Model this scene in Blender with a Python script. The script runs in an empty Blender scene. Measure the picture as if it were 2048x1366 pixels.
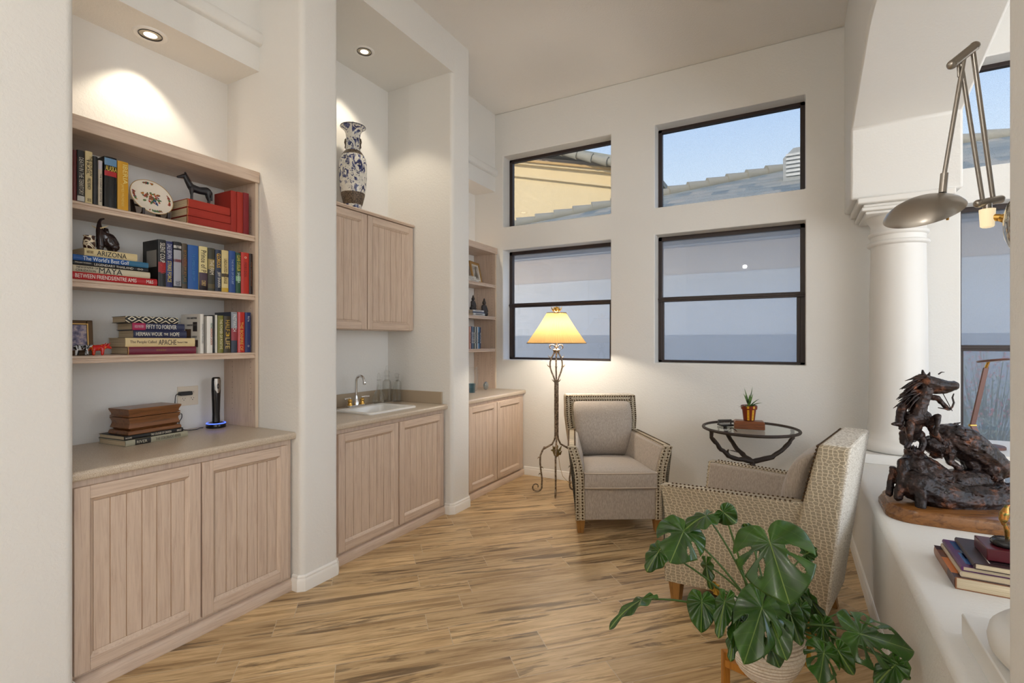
import bpy, bmesh, math, random
from mathutils import Vector, Matrix, Euler, noise as mnoise
random.seed(7)
PI=math.pi; R=math.radians
SC=bpy.context.scene; COL=SC.collection
# ---------------------------------------------------------------- camera
cam=bpy.data.objects.new('camera',bpy.data.cameras.new('camera')); COL.objects.link(cam)
cam.data.sensor_width=36; cam.data.lens=36*1004/2048
cam.location=(0,0,1.40); cam.rotation_euler=(R(90),0,R(29.055)); cam.data.clip_start=.05; cam.data.clip_end=300
SC.camera=cam
SC.view_settings.view_transform='Standard'; SC.view_settings.look='None'; SC.view_settings.gamma=1
SC.view_settings.use_curve_mapping=False; SC.view_settings.exposure=-0.27
SC.cycles.use_denoising=True; SC.cycles.max_bounces=10; SC.cycles.diffuse_bounces=6; SC.cycles.transparent_max_bounces=24
SC.cycles.glossy_bounces=4; SC.cycles.transmission_bounces=8; SC.cycles.caustics_reflective=False; SC.cycles.caustics_refractive=False
SC.cycles.sample_clamp_indirect=6
# ---------------------------------------------------------------- sky and sun
W=bpy.data.worlds.new('world'); SC.world=W; W.use_nodes=True
nt=W.node_tree; nt.nodes.clear()
wo=nt.nodes.new('ShaderNodeOutputWorld'); bg=nt.nodes.new('ShaderNodeBackground')
tc=nt.nodes.new('ShaderNodeTexCoord'); sx=nt.nodes.new('ShaderNodeSeparateXYZ'); cr=nt.nodes.new('ShaderNodeValToRGB')
cr.color_ramp.elements[0].position=.0; cr.color_ramp.elements[0].color=(.93,.95,.97,1)
cr.color_ramp.elements[1].position=.75; cr.color_ramp.elements[1].color=(.22,.40,.82,1)
e=cr.color_ramp.elements.new(.30); e.color=(.62,.79,1.0,1)
e=cr.color_ramp.elements.new(.48); e.color=(.38,.60,.98,1)
nt.links.new(tc.outputs['Generated'],sx.inputs[0]); nt.links.new(sx.outputs['Z'],cr.inputs[0])
nt.links.new(cr.outputs[0],bg.inputs[0]); bg.inputs[1].default_value=4.2; nt.links.new(bg.outputs[0],wo.inputs[0])
def light(name,kind,loc,energy,color=(1,1,1),rot=(0,0,0),**kw):
    l=bpy.data.lights.new(name,kind); l.energy=energy; l.color=color
    for k,v in kw.items(): setattr(l,k,v)
    o=bpy.data.objects.new(name,l); COL.objects.link(o); o.location=loc; o.rotation_euler=rot; return o
sun=light('sun','SUN',(0,-8,12),12,(1,.86,.66)); sun.data.angle=R(.6)
sun.rotation_euler=Vector((.25,.87,-.42)).to_track_quat('-Z','Y').to_euler()
FILL_TINT=(.98,.985,.985)
# added area light standing in for daylight, at an invented side opening
light('side_fill_light','AREA',(3.9,-1.2,1.9),68,FILL_TINT,(0,R(90),0),shape='RECTANGLE',size=2.6,size_y=4.6)
# point lights added as room fill; the first also gives the window glint
WARM=(1,.955,.90)
for q,p,r_0 in (((-.85,-1.9,2.98),66,.035),((2.3,-1.8,2.9),40,.16)):
    light('fill_point_light','POINT',q,p,WARM,shadow_soft_size=r_0)
# ---------------------------------------------------------------- materials
def srgb(r,g,b):
    f=lambda v:(v/12.92 if v<=.04045 else ((v+.055)/1.055)**2.4)
    return tuple(f(v/255) for v in (r,g,b))+(1,)
MC={}
def mat(name,color,rough=.6,metal=0,**kw):
    key=name
    if key in MC: return MC[key]
    m=bpy.data.materials.new(name); m.use_nodes=True; b=m.node_tree.nodes['Principled BSDF']
    b.inputs['Base Color'].default_value=tuple(color[:3])+(1,); b.inputs['Roughness'].default_value=rough; b.inputs['Metallic'].default_value=metal
    for k,v in kw.items(): b.inputs[k.replace('_',' ')].default_value=v
    MC[key]=m; return m
def nodes(m): return m.node_tree, m.node_tree.nodes, m.node_tree.links, m.node_tree.nodes['Principled BSDF']
def coord(m,kind='Object',scale=(1,1,1),rot=(0,0,0)):
    t,n,l,b=nodes(m); c=n.new('ShaderNodeTexCoord'); mp=n.new('ShaderNodeMapping')
    mp.inputs['Scale'].default_value=scale; mp.inputs['Rotation'].default_value=rot
    l.new(c.outputs[kind],mp.inputs[0]); return mp.outputs[0]
def nz(m,vec,scale,detail=3,rough=.5,dist=0):
    t,n,l,b=nodes(m); x=n.new('ShaderNodeTexNoise'); x.inputs['Scale'].default_value=scale; x.inputs['Detail'].default_value=detail
    x.inputs['Roughness'].default_value=rough; x.inputs['Distortion'].default_value=dist; l.new(vec,x.inputs['Vector']); return x.outputs['Fac']
def ramp(m,fac,stops):
    t,n,l,b=nodes(m); r=n.new('ShaderNodeValToRGB'); l.new(fac,r.inputs[0]); e=r.color_ramp.elements
    e[0].position,e[0].color=stops[0]; e[1].position,e[1].color=stops[-1]
    for p,c in stops[1:-1]: q=e.new(p); q.color=c
    return r.outputs[0]
def bump(m,h,strength=.3,dist=.01,prev=None):
    t,n,l,b=nodes(m); x=n.new('ShaderNodeBump'); x.inputs['Strength'].default_value=strength; x.inputs['Distance'].default_value=dist
    l.new(h,x.inputs['Height'])
    if prev: l.new(prev,x.inputs['Normal'])
    l.new(x.outputs[0],b.inputs['Normal']); return x.outputs[0]
def mth(m,op,a,b2=None,c=None):
    t,n,l,b=nodes(m); x=n.new('ShaderNodeMath'); x.operation=op
    for i,v in enumerate((a,b2,c)):
        if v is None: continue
        if isinstance(v,(int,float)): x.inputs[i].default_value=v
        else: l.new(v,x.inputs[i])
    return x.outputs[0]
def mixc(m,fac,a,b2,mode='MIX'):
    t,n,l,b=nodes(m); x=n.new('ShaderNodeMix'); x.data_type='RGBA'; x.blend_type=mode
    for i,v in ((0,fac),(6,a),(7,b2)):
        if isinstance(v,(int,float)): x.inputs[i].default_value=v
        elif isinstance(v,tuple): x.inputs[i].default_value=v
        else: l.new(v,x.inputs[i])
    return x.outputs[2]
def setc(m,s): nodes(m)[2].new(s,nodes(m)[3].inputs['Base Color'])
def wallmat(name,c,bs=.16):
    m=mat(name,c,.75); v=coord(m); f=nz(m,v,70,4,.55,.4); g=ramp(m,f,[(.42,(0,0,0,1)),(.62,(1,1,1,1))]); bump(m,g,bs,.004); return m
M_wall=wallmat('off_white_textured_plaster',(.79,.785,.76))
M_ceil=wallmat('ceiling_plaster',(.82,.80,.77),.2)
M_trim=mat('white_gloss_paint',(.86,.85,.82),.35)
M_col=mat('smooth_column_plaster',(.80,.79,.76),.38)
def oak(name,c1,c2,axis=2,rough=.45,sc=1.0):
    m=mat(name,c1,rough); s=[26*sc,26*sc,26*sc]; s[axis]=1.6*sc
    v=coord(m,'Object',tuple(s)); f=nz(m,v,2.2,5,.6,.8)
    s2=[160,160,160]; s2[axis]=7; v2=coord(m,'Object',tuple(s2)); f2=nz(m,v2,1.5,3,.6)
    a=ramp(m,f,[(.30,c2),(.52,c1),(.75,tuple(min(1,x*1.08) for x in c1[:3])+(1,))])
    b_=ramp(m,f2,[(.30,(.78,.70,.64,1)),(.50,(1,1,1,1))])
    c=mixc(m,.40,a,b_,'MULTIPLY'); setc(m,c); bump(m,f2,.12,.002); return m
OC1=srgb(208,188,170); OC2=srgb(192,169,151)
M_oak=oak('pickled_oak_upright_grain',OC1,OC2,2)
M_oakh=oak('pickled_oak_level_grain',OC1,OC2,1)
M_oakx=oak('pickled_oak_cross_grain',OC1,OC2,0)
M_groove=mat('brown_oak_groove',srgb(168,132,100),.7)  # darker brown backing seen between the bead slats
M_counter=mat('speckled_beige_solid_surface',srgb(198,184,166),.30)
v=coord(M_counter); f=nz(M_counter,v,420,2,.7); setc(M_counter,ramp(M_counter,f,[(.36,srgb(160,140,116)),(.50,srgb(201,187,168)),(.66,srgb(216,204,188))]))
M_frame=mat('dark_bronze_window_frame',srgb(46,34,32),.4)
M_black=mat('black_plastic',(.012,.012,.014),.35)
M_chrome=mat('polished_chrome',(.75,.75,.76),.12,1)
M_nickel=mat('brushed_nickel',srgb(172,166,158),.30,1)
M_brass=mat('polished_brass',srgb(214,170,92),.22,1)
M_white=mat('white_porcelain',(.85,.84,.81),.15)
M_ivory=mat('ivory_plastic',srgb(226,214,196),.4)
def floor_mat():
    m=mat('wood_look_plank_tile',(.5,.4,.3),.42); t,n,l,b=nodes(m)
    c=n.new('ShaderNodeTexCoord'); s=n.new('ShaderNodeSeparateXYZ'); l.new(c.outputs['Object'],s.inputs[0])
    x,y=s.outputs[0],s.outputs[1]
    u=mth(m,'MULTIPLY',mth(m,'ADD',x,y),.70711); vv=mth(m,'ADD',mth(m,'MULTIPLY',mth(m,'SUBTRACT',y,x),.70711),30-.051)
    r=mth(m,'DIVIDE',vv,.15); row=mth(m,'FLOOR',r); fr=mth(m,'FRACT',r)
    w1=n.new('ShaderNodeTexWhiteNoise'); w1.noise_dimensions='1D'; l.new(row,w1.inputs['W'])
    q=mth(m,'ADD',mth(m,'DIVIDE',mth(m,'ADD',u,30.0),.92),w1.outputs['Value']); idx=mth(m,'FLOOR',q); fq=mth(m,'FRACT',q)
    cb=n.new('ShaderNodeCombineXYZ'); l.new(row,cb.inputs[0]); l.new(idx,cb.inputs[1])
    w2=n.new('ShaderNodeTexWhiteNoise'); w2.noise_dimensions='2D'; l.new(cb.outputs[0],w2.inputs['Vector']); h=w2.outputs['Value']
    hv=mth(m,'MULTIPLY',h,37.0)
    def st(su,sv,sc,det,ro,di):
        cc=n.new('ShaderNodeCombineXYZ'); l.new(mth(m,'MULTIPLY',u,su),cc.inputs[0]); l.new(mth(m,'MULTIPLY',vv,sv),cc.inputs[1]); l.new(hv,cc.inputs[2])
        return nz(m,cc.outputs[0],sc,det,ro,di)
    f1=st(1.0,10.0,1.2,6,.62,.6); f2=st(4.0,110.0,1.0,4,.65,.4); f3=st(.8,9.0,1.5,8,.66,1.3); f4=st(2.5,34.0,1.0,5,.7,.8)
    base=ramp(m,f1,[(.26,srgb(140,114,80)),(.40,srgb(188,160,120)),(.56,srgb(220,194,152)),(.78,srgb(176,146,106))])
    fine=ramp(m,f2,[(.34,(.66,.58,.50,1)),(.52,(1,1,1,1))]); mid=ramp(m,f4,[(.40,(.72,.66,.58,1)),(.52,(1,1,1,1))])
    c1=mixc(m,.60,base,fine,'MULTIPLY'); c1=mixc(m,.75,c1,mid,'MULTIPLY')
    dark=ramp(m,f3,[(.545,(0,0,0,1)),(.570,(.55,.55,.55,1)),(.62,(1,1,1,1))])
    c2=mixc(m,mth(m,'MULTIPLY',dark,.72),c1,srgb(78,58,38))
    tone=ramp(m,h,[(.0,(.78,.75,.72,1)),(.5,(.96,.94,.91,1)),(1,(1.08,1.06,1.02,1))])
    c3=mixc(m,1.0,c2,tone,'MULTIPLY')
    a1=mth(m,'LESS_THAN',mth(m,'ABSOLUTE',mth(m,'SUBTRACT',fr,.5)),.4905); a2=mth(m,'LESS_THAN',mth(m,'ABSOLUTE',mth(m,'SUBTRACT',fq,.5)),.4982)
    inside=mth(m,'MULTIPLY',a1,a2)
    c4=mixc(m,inside,srgb(196,178,150),c3); setc(m,c4)
    bump(m,inside,.35,.002); return m
M_floor=floor_mat()
def glassy(name,tint=(1,1,1),screen=0.0,refl=1.0):
    m=bpy.data.materials.new(name); m.use_nodes=True; n=m.node_tree.nodes; l=m.node_tree.links; n.clear()
    o=n.new('ShaderNodeOutputMaterial'); tr=n.new('ShaderNodeBsdfTransparent'); gl=n.new('ShaderNodeBsdfGlossy'); mx=n.new('ShaderNodeMixShader'); fr=n.new('ShaderNodeFresnel')
    tr.inputs[0].default_value=tint+(1,); gl.inputs['Roughness'].default_value=.01; gl.inputs['Color'].default_value=(refl,refl,refl,1); fr.inputs[0].default_value=1.45
    l.new(fr.outputs[0],mx.inputs[0]); l.new(tr.outputs[0],mx.inputs[1]); l.new(gl.outputs[0],mx.inputs[2]); l.new(mx.outputs[0],o.inputs[0]); return m
M_glass=glassy('clear_window_glass')
M_tglass=glassy('pale_green_table_glass',(.86,.93,.90))
def screenmat(name,col,lo,hi,tl=0):
    m=bpy.data.materials.new(name); m.use_nodes=True; n=m.node_tree.nodes; l=m.node_tree.links; n.clear()
    o=n.new('ShaderNodeOutputMaterial'); tr=n.new('ShaderNodeBsdfTransparent'); df=n.new('ShaderNodeBsdfDiffuse'); mx=n.new('ShaderNodeMixShader')
    df.inputs[0].default_value=col
    if tl: dd=n.new('ShaderNodeBsdfTranslucent'); dd.inputs[0].default_value=col; m2=n.new('ShaderNodeMixShader'); m2.inputs[0].default_value=tl; l.new(df.outputs[0],m2.inputs[1]); l.new(dd.outputs[0],m2.inputs[2]); df=m2
    c=n.new('ShaderNodeTexCoord'); s=n.new('ShaderNodeMapping'); s.inputs['Scale'].default_value=(120,1,120); l.new(c.outputs['Object'],s.inputs[0])
    z=n.new('ShaderNodeTexNoise'); z.inputs['Scale'].default_value=1.4; z.inputs['Detail'].default_value=2; l.new(s.outputs[0],z.inputs['Vector'])
    s2=n.new('ShaderNodeMapping'); s2.inputs['Scale'].default_value=(260,1,260); l.new(c.outputs['Object'],s2.inputs[0])
    z2=n.new('ShaderNodeTexNoise'); z2.inputs['Scale'].default_value=1.2; l.new(s2.outputs[0],z2.inputs['Vector'])
    ad=n.new('ShaderNodeMath'); ad.operation='ADD'; l.new(z.outputs['Fac'],ad.inputs[0]); l.new(z2.outputs['Fac'],ad.inputs[1])
    mr=n.new('ShaderNodeMapRange'); mr.inputs[1].default_value=.6; mr.inputs[2].default_value=1.4; mr.inputs[3].default_value=lo; mr.inputs[4].default_value=hi
    l.new(ad.outputs[0],mr.inputs[0]); l.new(mr.outputs[0],mx.inputs[0]); l.new(tr.outputs[0],mx.inputs[1]); l.new(df.outputs[0],mx.inputs[2]); l.new(mx.outputs[0],o.inputs[0]); return m
M_screen=screenmat('solar_screen_weave',(.10,.11,.12,1),.70,.77)
M_screen2=screenmat('pale_hazed_screen',(.44,.47,.50,1),.42,.50,.6)
def emit(name,c,s):
    m=bpy.data.materials.new(name); m.use_nodes=True; b=m.node_tree.nodes['Principled BSDF']; b.inputs['Base Color'].default_value=tuple(c)+(1,)
    b.inputs['Emission Color'].default_value=tuple(c)+(1,); b.inputs['Emission Strength'].default_value=s; return m
# ---------------------------------------------------------------- mesh helpers
class B:
    def __init__(s): s.b=bmesh.new()
    def face(s,pts):
        try: return s.b.faces.new([s.b.verts.new(p) for p in pts])
        except Exception: return None
    def box(s,x0,y0,z0,x1,y1,z1,mtx=None):
        x0,x1=min(x0,x1),max(x0,x1); y0,y1=min(y0,y1),max(y0,y1); z0,z1=min(z0,z1),max(z0,z1)
        v=[s.b.verts.new((x,y,z)) for x in (x0,x1) for y in (y0,y1) for z in (z0,z1)]
        if mtx is not None:
            for q in v: q.co=mtx@q.co
        for f in ((0,1,3,2),(4,6,7,5),(0,4,5,1),(2,3,7,6),(0,2,6,4),(1,5,7,3)): s.b.faces.new([v[i] for i in f])
        return s
    def prism(s,poly,z0,z1,axis=2,mtx=None):
        n=len(poly)
        def P(a,b,c):
            p={2:(a,b,c),1:(a,c,b),0:(c,a,b)}[axis]; p=Vector(p); return mtx@p if mtx is not None else p
        lo=[s.b.verts.new(P(a,b,z0)) for a,b in poly]; hi=[s.b.verts.new(P(a,b,z1)) for a,b in poly]
        fs=[s.b.faces.new(lo[::-1]),s.b.faces.new(hi)]
        for i in range(n): fs.append(s.b.faces.new((lo[i],lo[(i+1)%n],hi[(i+1)%n],hi[i])))
        return s
    def lathe(s,prof,seg=32,c=(0,0,0),axis=2,mtx=None,cap=True,pleat=0):
        rings=[]
        for r,z in prof:
            rg=[]
            for i in range(seg):
                a=2*PI*i/seg; rr=r*(1+(pleat if i%2 else 0)); p=Vector((rr*math.cos(a),rr*math.sin(a),z))
                if axis==0: p=Vector((z,p.x,p.y))
                elif axis==1: p=Vector((p.x,z,p.y))
                if mtx is not None: p=mtx@p
                rg.append(s.b.verts.new(p+Vector(c)))
            rings.append(rg)
        for a,b in zip(rings,rings[1:]):
            for i in range(seg): s.b.faces.new((a[i],a[(i+1)%seg],b[(i+1)%seg],b[i]))
        if cap:
            if prof[0][0]>1e-5: s.b.faces.new(rings[0][::-1])
            if prof[-1][0]>1e-5: s.b.faces.new(rings[-1])
        return s
    def cyl(s,p0,p1,r0,r1=None,seg=16): return s.tube([p0,p1],[r0,r0 if r1 is None else r1],seg)
    def tube(s,pts,rad,seg=10,cap=True):
        pts=[Vector(p) for p in pts]; n=len(pts)
        if not isinstance(rad,(list,tuple)): rad=[rad]*n
        prev=None; rings=[]
        for i,p in enumerate(pts):
            t=(pts[min(i+1,n-1)]-pts[max(i-1,0)]); t.normalize()
            if prev is None:
                a=Vector((0,0,1)) if abs(t.z)<.9 else Vector((1,0,0)); u=t.cross(a).normalized()
            else: u=(prev-t*prev.dot(t)).normalized()
            prev=u; w=t.cross(u)
            rings.append([s.b.verts.new(p+(u*math.cos(2*PI*k/seg)+w*math.sin(2*PI*k/seg))*rad[i]) for k in range(seg)])
        for a,b in zip(rings,rings[1:]):
            for i in range(seg): s.b.faces.new((a[i],a[(i+1)%seg],b[(i+1)%seg],b[i]))
        if cap: s.b.faces.new(rings[0][::-1]); s.b.faces.new(rings[-1])
        return s
    def ball(s,c,r,seg=12,sc=(1,1,1),mtx=None):
        m=Matrix.Translation(Vector(c))@(mtx.to_4x4() if mtx is not None else Matrix())@Matrix.Diagonal((sc[0],sc[1],sc[2],1))
        bmesh.ops.create_uvsphere(s.b,u_segments=seg,v_segments=max(6,seg*2//3),radius=r,matrix=m); return s
    def ico(s,c,r,sub=1):
        bmesh.ops.create_icosphere(s.b,subdivisions=sub,radius=r,matrix=Matrix.Translation(Vector(c))); return s
    def torus(s,c,Rr,r,seg=32,ms=10,mtx=None,z=0):
        pts=[]
        for i in range(seg):
            a=2*PI*i/seg; ring=[]
            for k in range(ms):
                b_=2*PI*k/ms; p=Vector(((Rr+r*math.cos(b_))*math.cos(a),(Rr+r*math.cos(b_))*math.sin(a),r*math.sin(b_)))
                if mtx is not None: p=mtx@p
                ring.append(s.b.verts.new(p+Vector(c)))
            pts.append(ring)
        for i in range(seg):
            for k in range(ms): s.b.faces.new((pts[i][k],pts[(i+1)%seg][k],pts[(i+1)%seg][(k+1)%ms],pts[i][(k+1)%ms]))
        return s
    def loft(s,secs,cap=True,closed=True):
        rings=[[s.b.verts.new(p) for p in q] for q in secs]; n=len(rings[0])
        for a,b in zip(rings,rings[1:]):
            for i in range(n if closed else n-1): s.b.faces.new((a[i],a[(i+1)%n],b[(i+1)%n],b[i]))
        if cap and closed: s.b.faces.new(rings[0][::-1]); s.b.faces.new(rings[-1])
        return s
def obj(name,b,m,parent=None,bevel=0,seg=2,smooth=35,sub=0,loc=None,label=None,kind=None,cat=None,group=None,rot=None):
    if isinstance(b,B):
        bmesh.ops.recalc_face_normals(b.b,faces=b.b.faces)
        me=bpy.data.meshes.new(name); b.b.to_mesh(me); b.b.free()
    else: me=b
    me.materials.clear(); me.materials.append(m)
    o=bpy.data.objects.new(name,me); COL.objects.link(o)
    if smooth:
        me.polygons.foreach_set('use_smooth',[True]*len(me.polygons))
        if smooth<180: me.set_sharp_from_angle(angle=R(smooth))
    if bevel:
        q=o.modifiers.new('bevel','BEVEL'); q.width=bevel; q.segments=seg; q.limit_method='ANGLE'; q.angle_limit=R(50); q.harden_normals=False
    if sub:
        q=o.modifiers.new('sub','SUBSURF'); q.levels=sub; q.render_levels=sub
    if parent is not None: o.parent=parent
    if loc is not None: o.location=loc
    if rot is not None: o.rotation_euler=rot
    if label: o['label']=label
    if kind: o['kind']=kind
    if cat: o['category']=cat
    if group: o['group']=group
    return o
def thing(name,label,cat,loc=(0,0,0),rot=(0,0,0),group=None):
    o=bpy.data.objects.new(name,None); COL.objects.link(o); o.empty_display_size=.1
    o.location=loc; o.rotation_euler=rot if isinstance(rot,(tuple,list)) else (0,0,rot)
    o['label']=label; o['category']=cat
    if group: o['group']=group
    return o
def struct(name,b,m,**kw): return obj(name,b,m,kind='structure',**kw)
FONTC={}
def text_mesh(s,width,height,depth=.0006,bold=0):
    """letters in the xy plane, scaled to width x height, centred"""
    cu=bpy.data.curves.new('t','FONT'); cu.body=s; cu.extrude=.02; cu.offset=bold; cu.resolution_u=2
    o=bpy.data.objects.new('t',cu); COL.objects.link(o)
    dg=bpy.context.evaluated_depsgraph_get(); dg.update()
    me=bpy.data.meshes.new_from_object(o.evaluated_get(dg)); COL.objects.unlink(o); bpy.data.objects.remove(o); bpy.data.curves.remove(cu)
    if len(me.vertices)==0: return me
    xs=[v.co.x for v in me.vertices]; ys=[v.co.y for v in me.vertices]
    x0,x1,y0,y1=min(xs),max(xs),min(ys),max(ys)
    for v in me.vertices:
        v.co.x=(v.co.x-(x0+x1)/2)/(x1-x0)*width; v.co.y=(v.co.y-(y0+y1)/2)/(y1-y0)*height; v.co.z=v.co.z/.02*depth
    return me
# ---------------------------------------------------------------- room shell
XF=-2.39; XB=-3.08; YW=4.695; ZC=3.87
b=B(); b.box(-3.6,-4.2,-.12,4.3,YW+.25,0); struct('floor',b,M_floor,smooth=0)
b=B(); b.box(-3.6,-4.2,ZC,4.3,YW+.35,ZC+.9); struct('ceiling',b,M_ceil,smooth=0)
def arc(cx,cy,r,a0,a1,n=6): return [(cx+r*math.cos(R(a0+(a1-a0)*i/n)),cy+r*math.sin(R(a0+(a1-a0)*i/n))) for i in range(n+1)]
rr=.032
def pier(b,y0,y1,round0=True,round1=True):
    p=[(XB-.25,y0),]
    p+= arc(XF-rr,y0+rr,rr,-90,0) if round0 else [(XF,y0)]
    p+= arc(XF-rr,y1-rr,rr,0,90) if round1 else [(XF,y1)]
    p+= [(XB-.25,y1)]
    b.prism(p,0,ZC)
b=B(); pier(b,-4.2,.867,False,True); pier(b,1.88,2.145); pier(b,3.31,3.568)
b.box(XB-.25,.8,0,XB,YW+.05,ZC)                      # back of the niches
b.box(XB-.02,2.1131,3.58,XF,3.3419,ZC)                    # head over the bar niche
b.box(XB-.02,.84,3.005,-2.765,1.90,ZC); b.box(XB-.02,3.55,3.03,-2.82,YW+.05,ZC)   # dropped soffits over the shelves
struct('wall_left',b,M_wall,smooth=40)
def crown(name,y0,y1,dx,dz):
    p=[(a+dx,c+dz) for a,c in [(-2.80,3.16),(-2.772,3.163),(-2.762,3.18),(-2.760,3.215),(-2.766,3.235),(-2.785,3.245),(-2.80,3.247)]]
    b=B(); b.prism(p,y0,y1,axis=1); struct(name,b,M_wall,smooth=60)
crown('trim_1',.86,1.885,.033,-.012); crown('trim_2',3.565,YW,-.022,.03)
# window wall with six openings
OPX=[(-2.72,-1.52),(-1.10,.104),(1.063,2.27)]; LO=(1.205,2.385); UP=(2.635,3.40)
def grid_wall(b,xs,zs,holes,y0,y1):
    def solid(i,j):
        if i<0 or j<0 or i>=len(xs)-1 or j>=len(zs)-1: return False
        cx=(xs[i]+xs[i+1])/2; cz=(zs[j]+zs[j+1])/2
        return not any(h[0]<cx<h[1] and h[2]<cz<h[3] for h in holes)
    for i in range(len(xs)-1):
        for j in range(len(zs)-1):
            if not solid(i,j): continue
            x0,x1,z0,z1=xs[i],xs[i+1],zs[j],zs[j+1]
            b.face([(x0,y0,z0),(x1,y0,z0),(x1,y0,z1),(x0,y0,z1)]); b.face([(x0,y1,z0),(x0,y1,z1),(x1,y1,z1),(x1,y1,z0)])
            if not solid(i-1,j): b.face([(x0,y0,z0),(x0,y0,z1),(x0,y1,z1),(x0,y1,z0)])
            if not solid(i+1,j): b.face([(x1,y0,z0),(x1,y1,z0),(x1,y1,z1),(x1,y0,z1)])
            if not solid(i,j-1): b.face([(x0,y0,z0),(x0,y1,z0),(x1,y1,z0),(x1,y0,z0)])
            if not solid(i,j+1): b.face([(x0,y0,z1),(x1,y0,z1),(x1,y1,z1),(x0,y1,z1)])
    bmesh.ops.remove_doubles(b.b,verts=b.b.verts,dist=1e-4)
LO3=(.335,2.385)
WIN=[(x0,x1,z0,z1) for i,(x0,x1) in enumerate(OPX) for z0,z1 in ((LO if i<2 else LO3),UP)]
holes=WIN
xs=sorted({-3.4,4.3}|{v for p in OPX for v in p}); zs=[0,LO3[0],LO[0],LO[1],UP[0],UP[1],ZC]
b=B(); grid_wall(b,xs,zs,holes,YW,YW+.25); struct('wall_window_side',b,M_wall,bevel=.010,seg=3,smooth=40)
# windows: frame in the reveal, pane, screen outside
n=0
for x0,x1,z0,z1 in WIN:
    for _ in (0,):
        n+=1; low=(z1==LO[1]); ft=.040; yf=YW+.145
        b=B(); e=.02
        b.box(x0-e,yf,z0-e,x0+ft*.9,yf+.05,z1+e); b.box(x1-ft*.9,yf,z0-e,x1+e,yf+.05,z1+e)
        b.box(x0,yf,z1-ft*(.95 if low else .75),x1,yf+.05,z1+e); b.box(x0,yf,z0-e,x1,yf+.05,z0+(ft*.55 if low else .012))
        if low:
            zm=1.795 if z0>1 else 1.352; b.box(x0,yf-.008,zm-.022,x1,yf+.05,zm+.022); b.box(x0,yf-.016,zm-.006,x1,yf,zm+.010)
            b.box(x1-.062,yf+.012,z0,x1-.03,yf+.04,zm); b.box(x0+.03,yf+.012,z0,x0+.05,yf+.04,zm)
        fr=struct('window_%d'%n,b,M_frame,bevel=.003,smooth=0)
        g=B(); g.face([(x0,yf+.028,z0),(x1,yf+.028,z0),(x1,yf+.028,z1),(x0,yf+.028,z1)]); obj('pane',g,M_glass,fr,smooth=0)
        s=B(); s.face([(x0,yf+.055,z0),(x1,yf+.055,z0),(x1,yf+.055,z1),(x0,yf+.055,z1)]); obj('solar_screen',s,M_screen2 if low else M_screen,fr,smooth=0)
# other walls, out of frame
b=B(); b.box(-3.4,-4.2,0,4.3,-4.0,ZC); struct('wall_rear',b,M_wall,smooth=0)
b=B(); b.box(4.05,-4.2,0,4.3,-3.6,ZC); b.box(4.05,4.1,0,4.3,YW+.1,ZC); b.box(4.05,-3.6,3.15,4.3,4.1,ZC); b.box(4.05,-3.6,0,4.3,4.1,.25); struct('wall_right_outer',b,M_wall,smooth=0)  # big side opening added to let sky light in
# divider: full-height pier, half wall with ledge, beam with chamfered opening
X0,X1=.365,.97; YJ=1.316; ZL=.56
rb=.022
b=B()
p=[(X0,.25)]+[(X0,YJ-rb)]+arc(X0+rb,YJ-rb,rb,180,90)+arc(X1-rb,YJ-rb,rb,90,0)+[(X1,.25)]
b.prism(p,0,ZC); struct('wall_right',b,M_wall,smooth=40)
b=B(); rl=.03
p=[(X0,0),(X0,ZL-rl)]+arc(X0+rl,ZL-rl,rl,180,90)+arc(X1-rl,ZL-rl,rl,90,0)+[(X1,0)]
b.prism(p,YJ-.02,YW+.01,axis=1); struct('wall_half_divider',b,M_wall,smooth=60)
b=B(); rl=.014
def head(z,lo): return z
prof=[(YJ-.02,2.50),(1.86,2.50),(1.86,2.92),(2.72,3.13),(3.36,3.13),(4.23,2.89),(4.23,2.39),(YW+.01,2.39),(YW+.01,ZC+.01),(YJ-.02,ZC+.01)]
b.prism(prof,X0,X1,axis=0); struct('wall_header_divider',b,M_wall,bevel=.016,seg=3,smooth=40)
# baseboards
def bboard(name,pts):
    b=B(); pr=[(0,0),(.014,0),(.014,.056),(.011,.066),(.009,.070),(.009,.080),(.004,.088),(0,.089)]
    secs=[]
    for i,p in enumerate(pts):
        p=Vector(p).to_3d(); a=Vector(pts[max(i-1,0)]).to_3d(); c=Vector(pts[min(i+1,len(pts)-1)]).to_3d()
        d1=(p-a).normalized() if i>0 else (c-p).normalized(); d2=(c-p).normalized() if i<len(pts)-1 else d1
        n1=Vector((d1.y,-d1.x,0)); n2=Vector((d2.y,-d2.x,0)); m=(n1+n2).normalized(); k=1/max(.4,m.dot(n1))
        secs.append([tuple(p+m*k*o+Vector((0,0,z))) for o,z in pr])
    b.loft(secs); return struct(name,b,M_trim,smooth=20)
bboard('baseboard_left_1',[(-2.46,1.879),(XF-.024,1.879),(XF,1.902),(XF,2.123),(XF-.02,2.146),(-2.46,2.146)])
bboard('baseboard_left_2',[(-2.46,3.309),(XF-.024,3.309),(XF,3.332),(XF,3.546),(XF-.02,3.569),(-2.46,3.569)])
bboard('baseboard_left_3',[(XF,-3.9),(XF,.845),(XF-.02,.868),(-2.46,.868)])
bboard('baseboard_window_side',[(-2.46,YW),(X0-.001,YW)])
bboard('baseboard_half_divider',[(X0,YW-.01),(X0,.26)])
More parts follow.
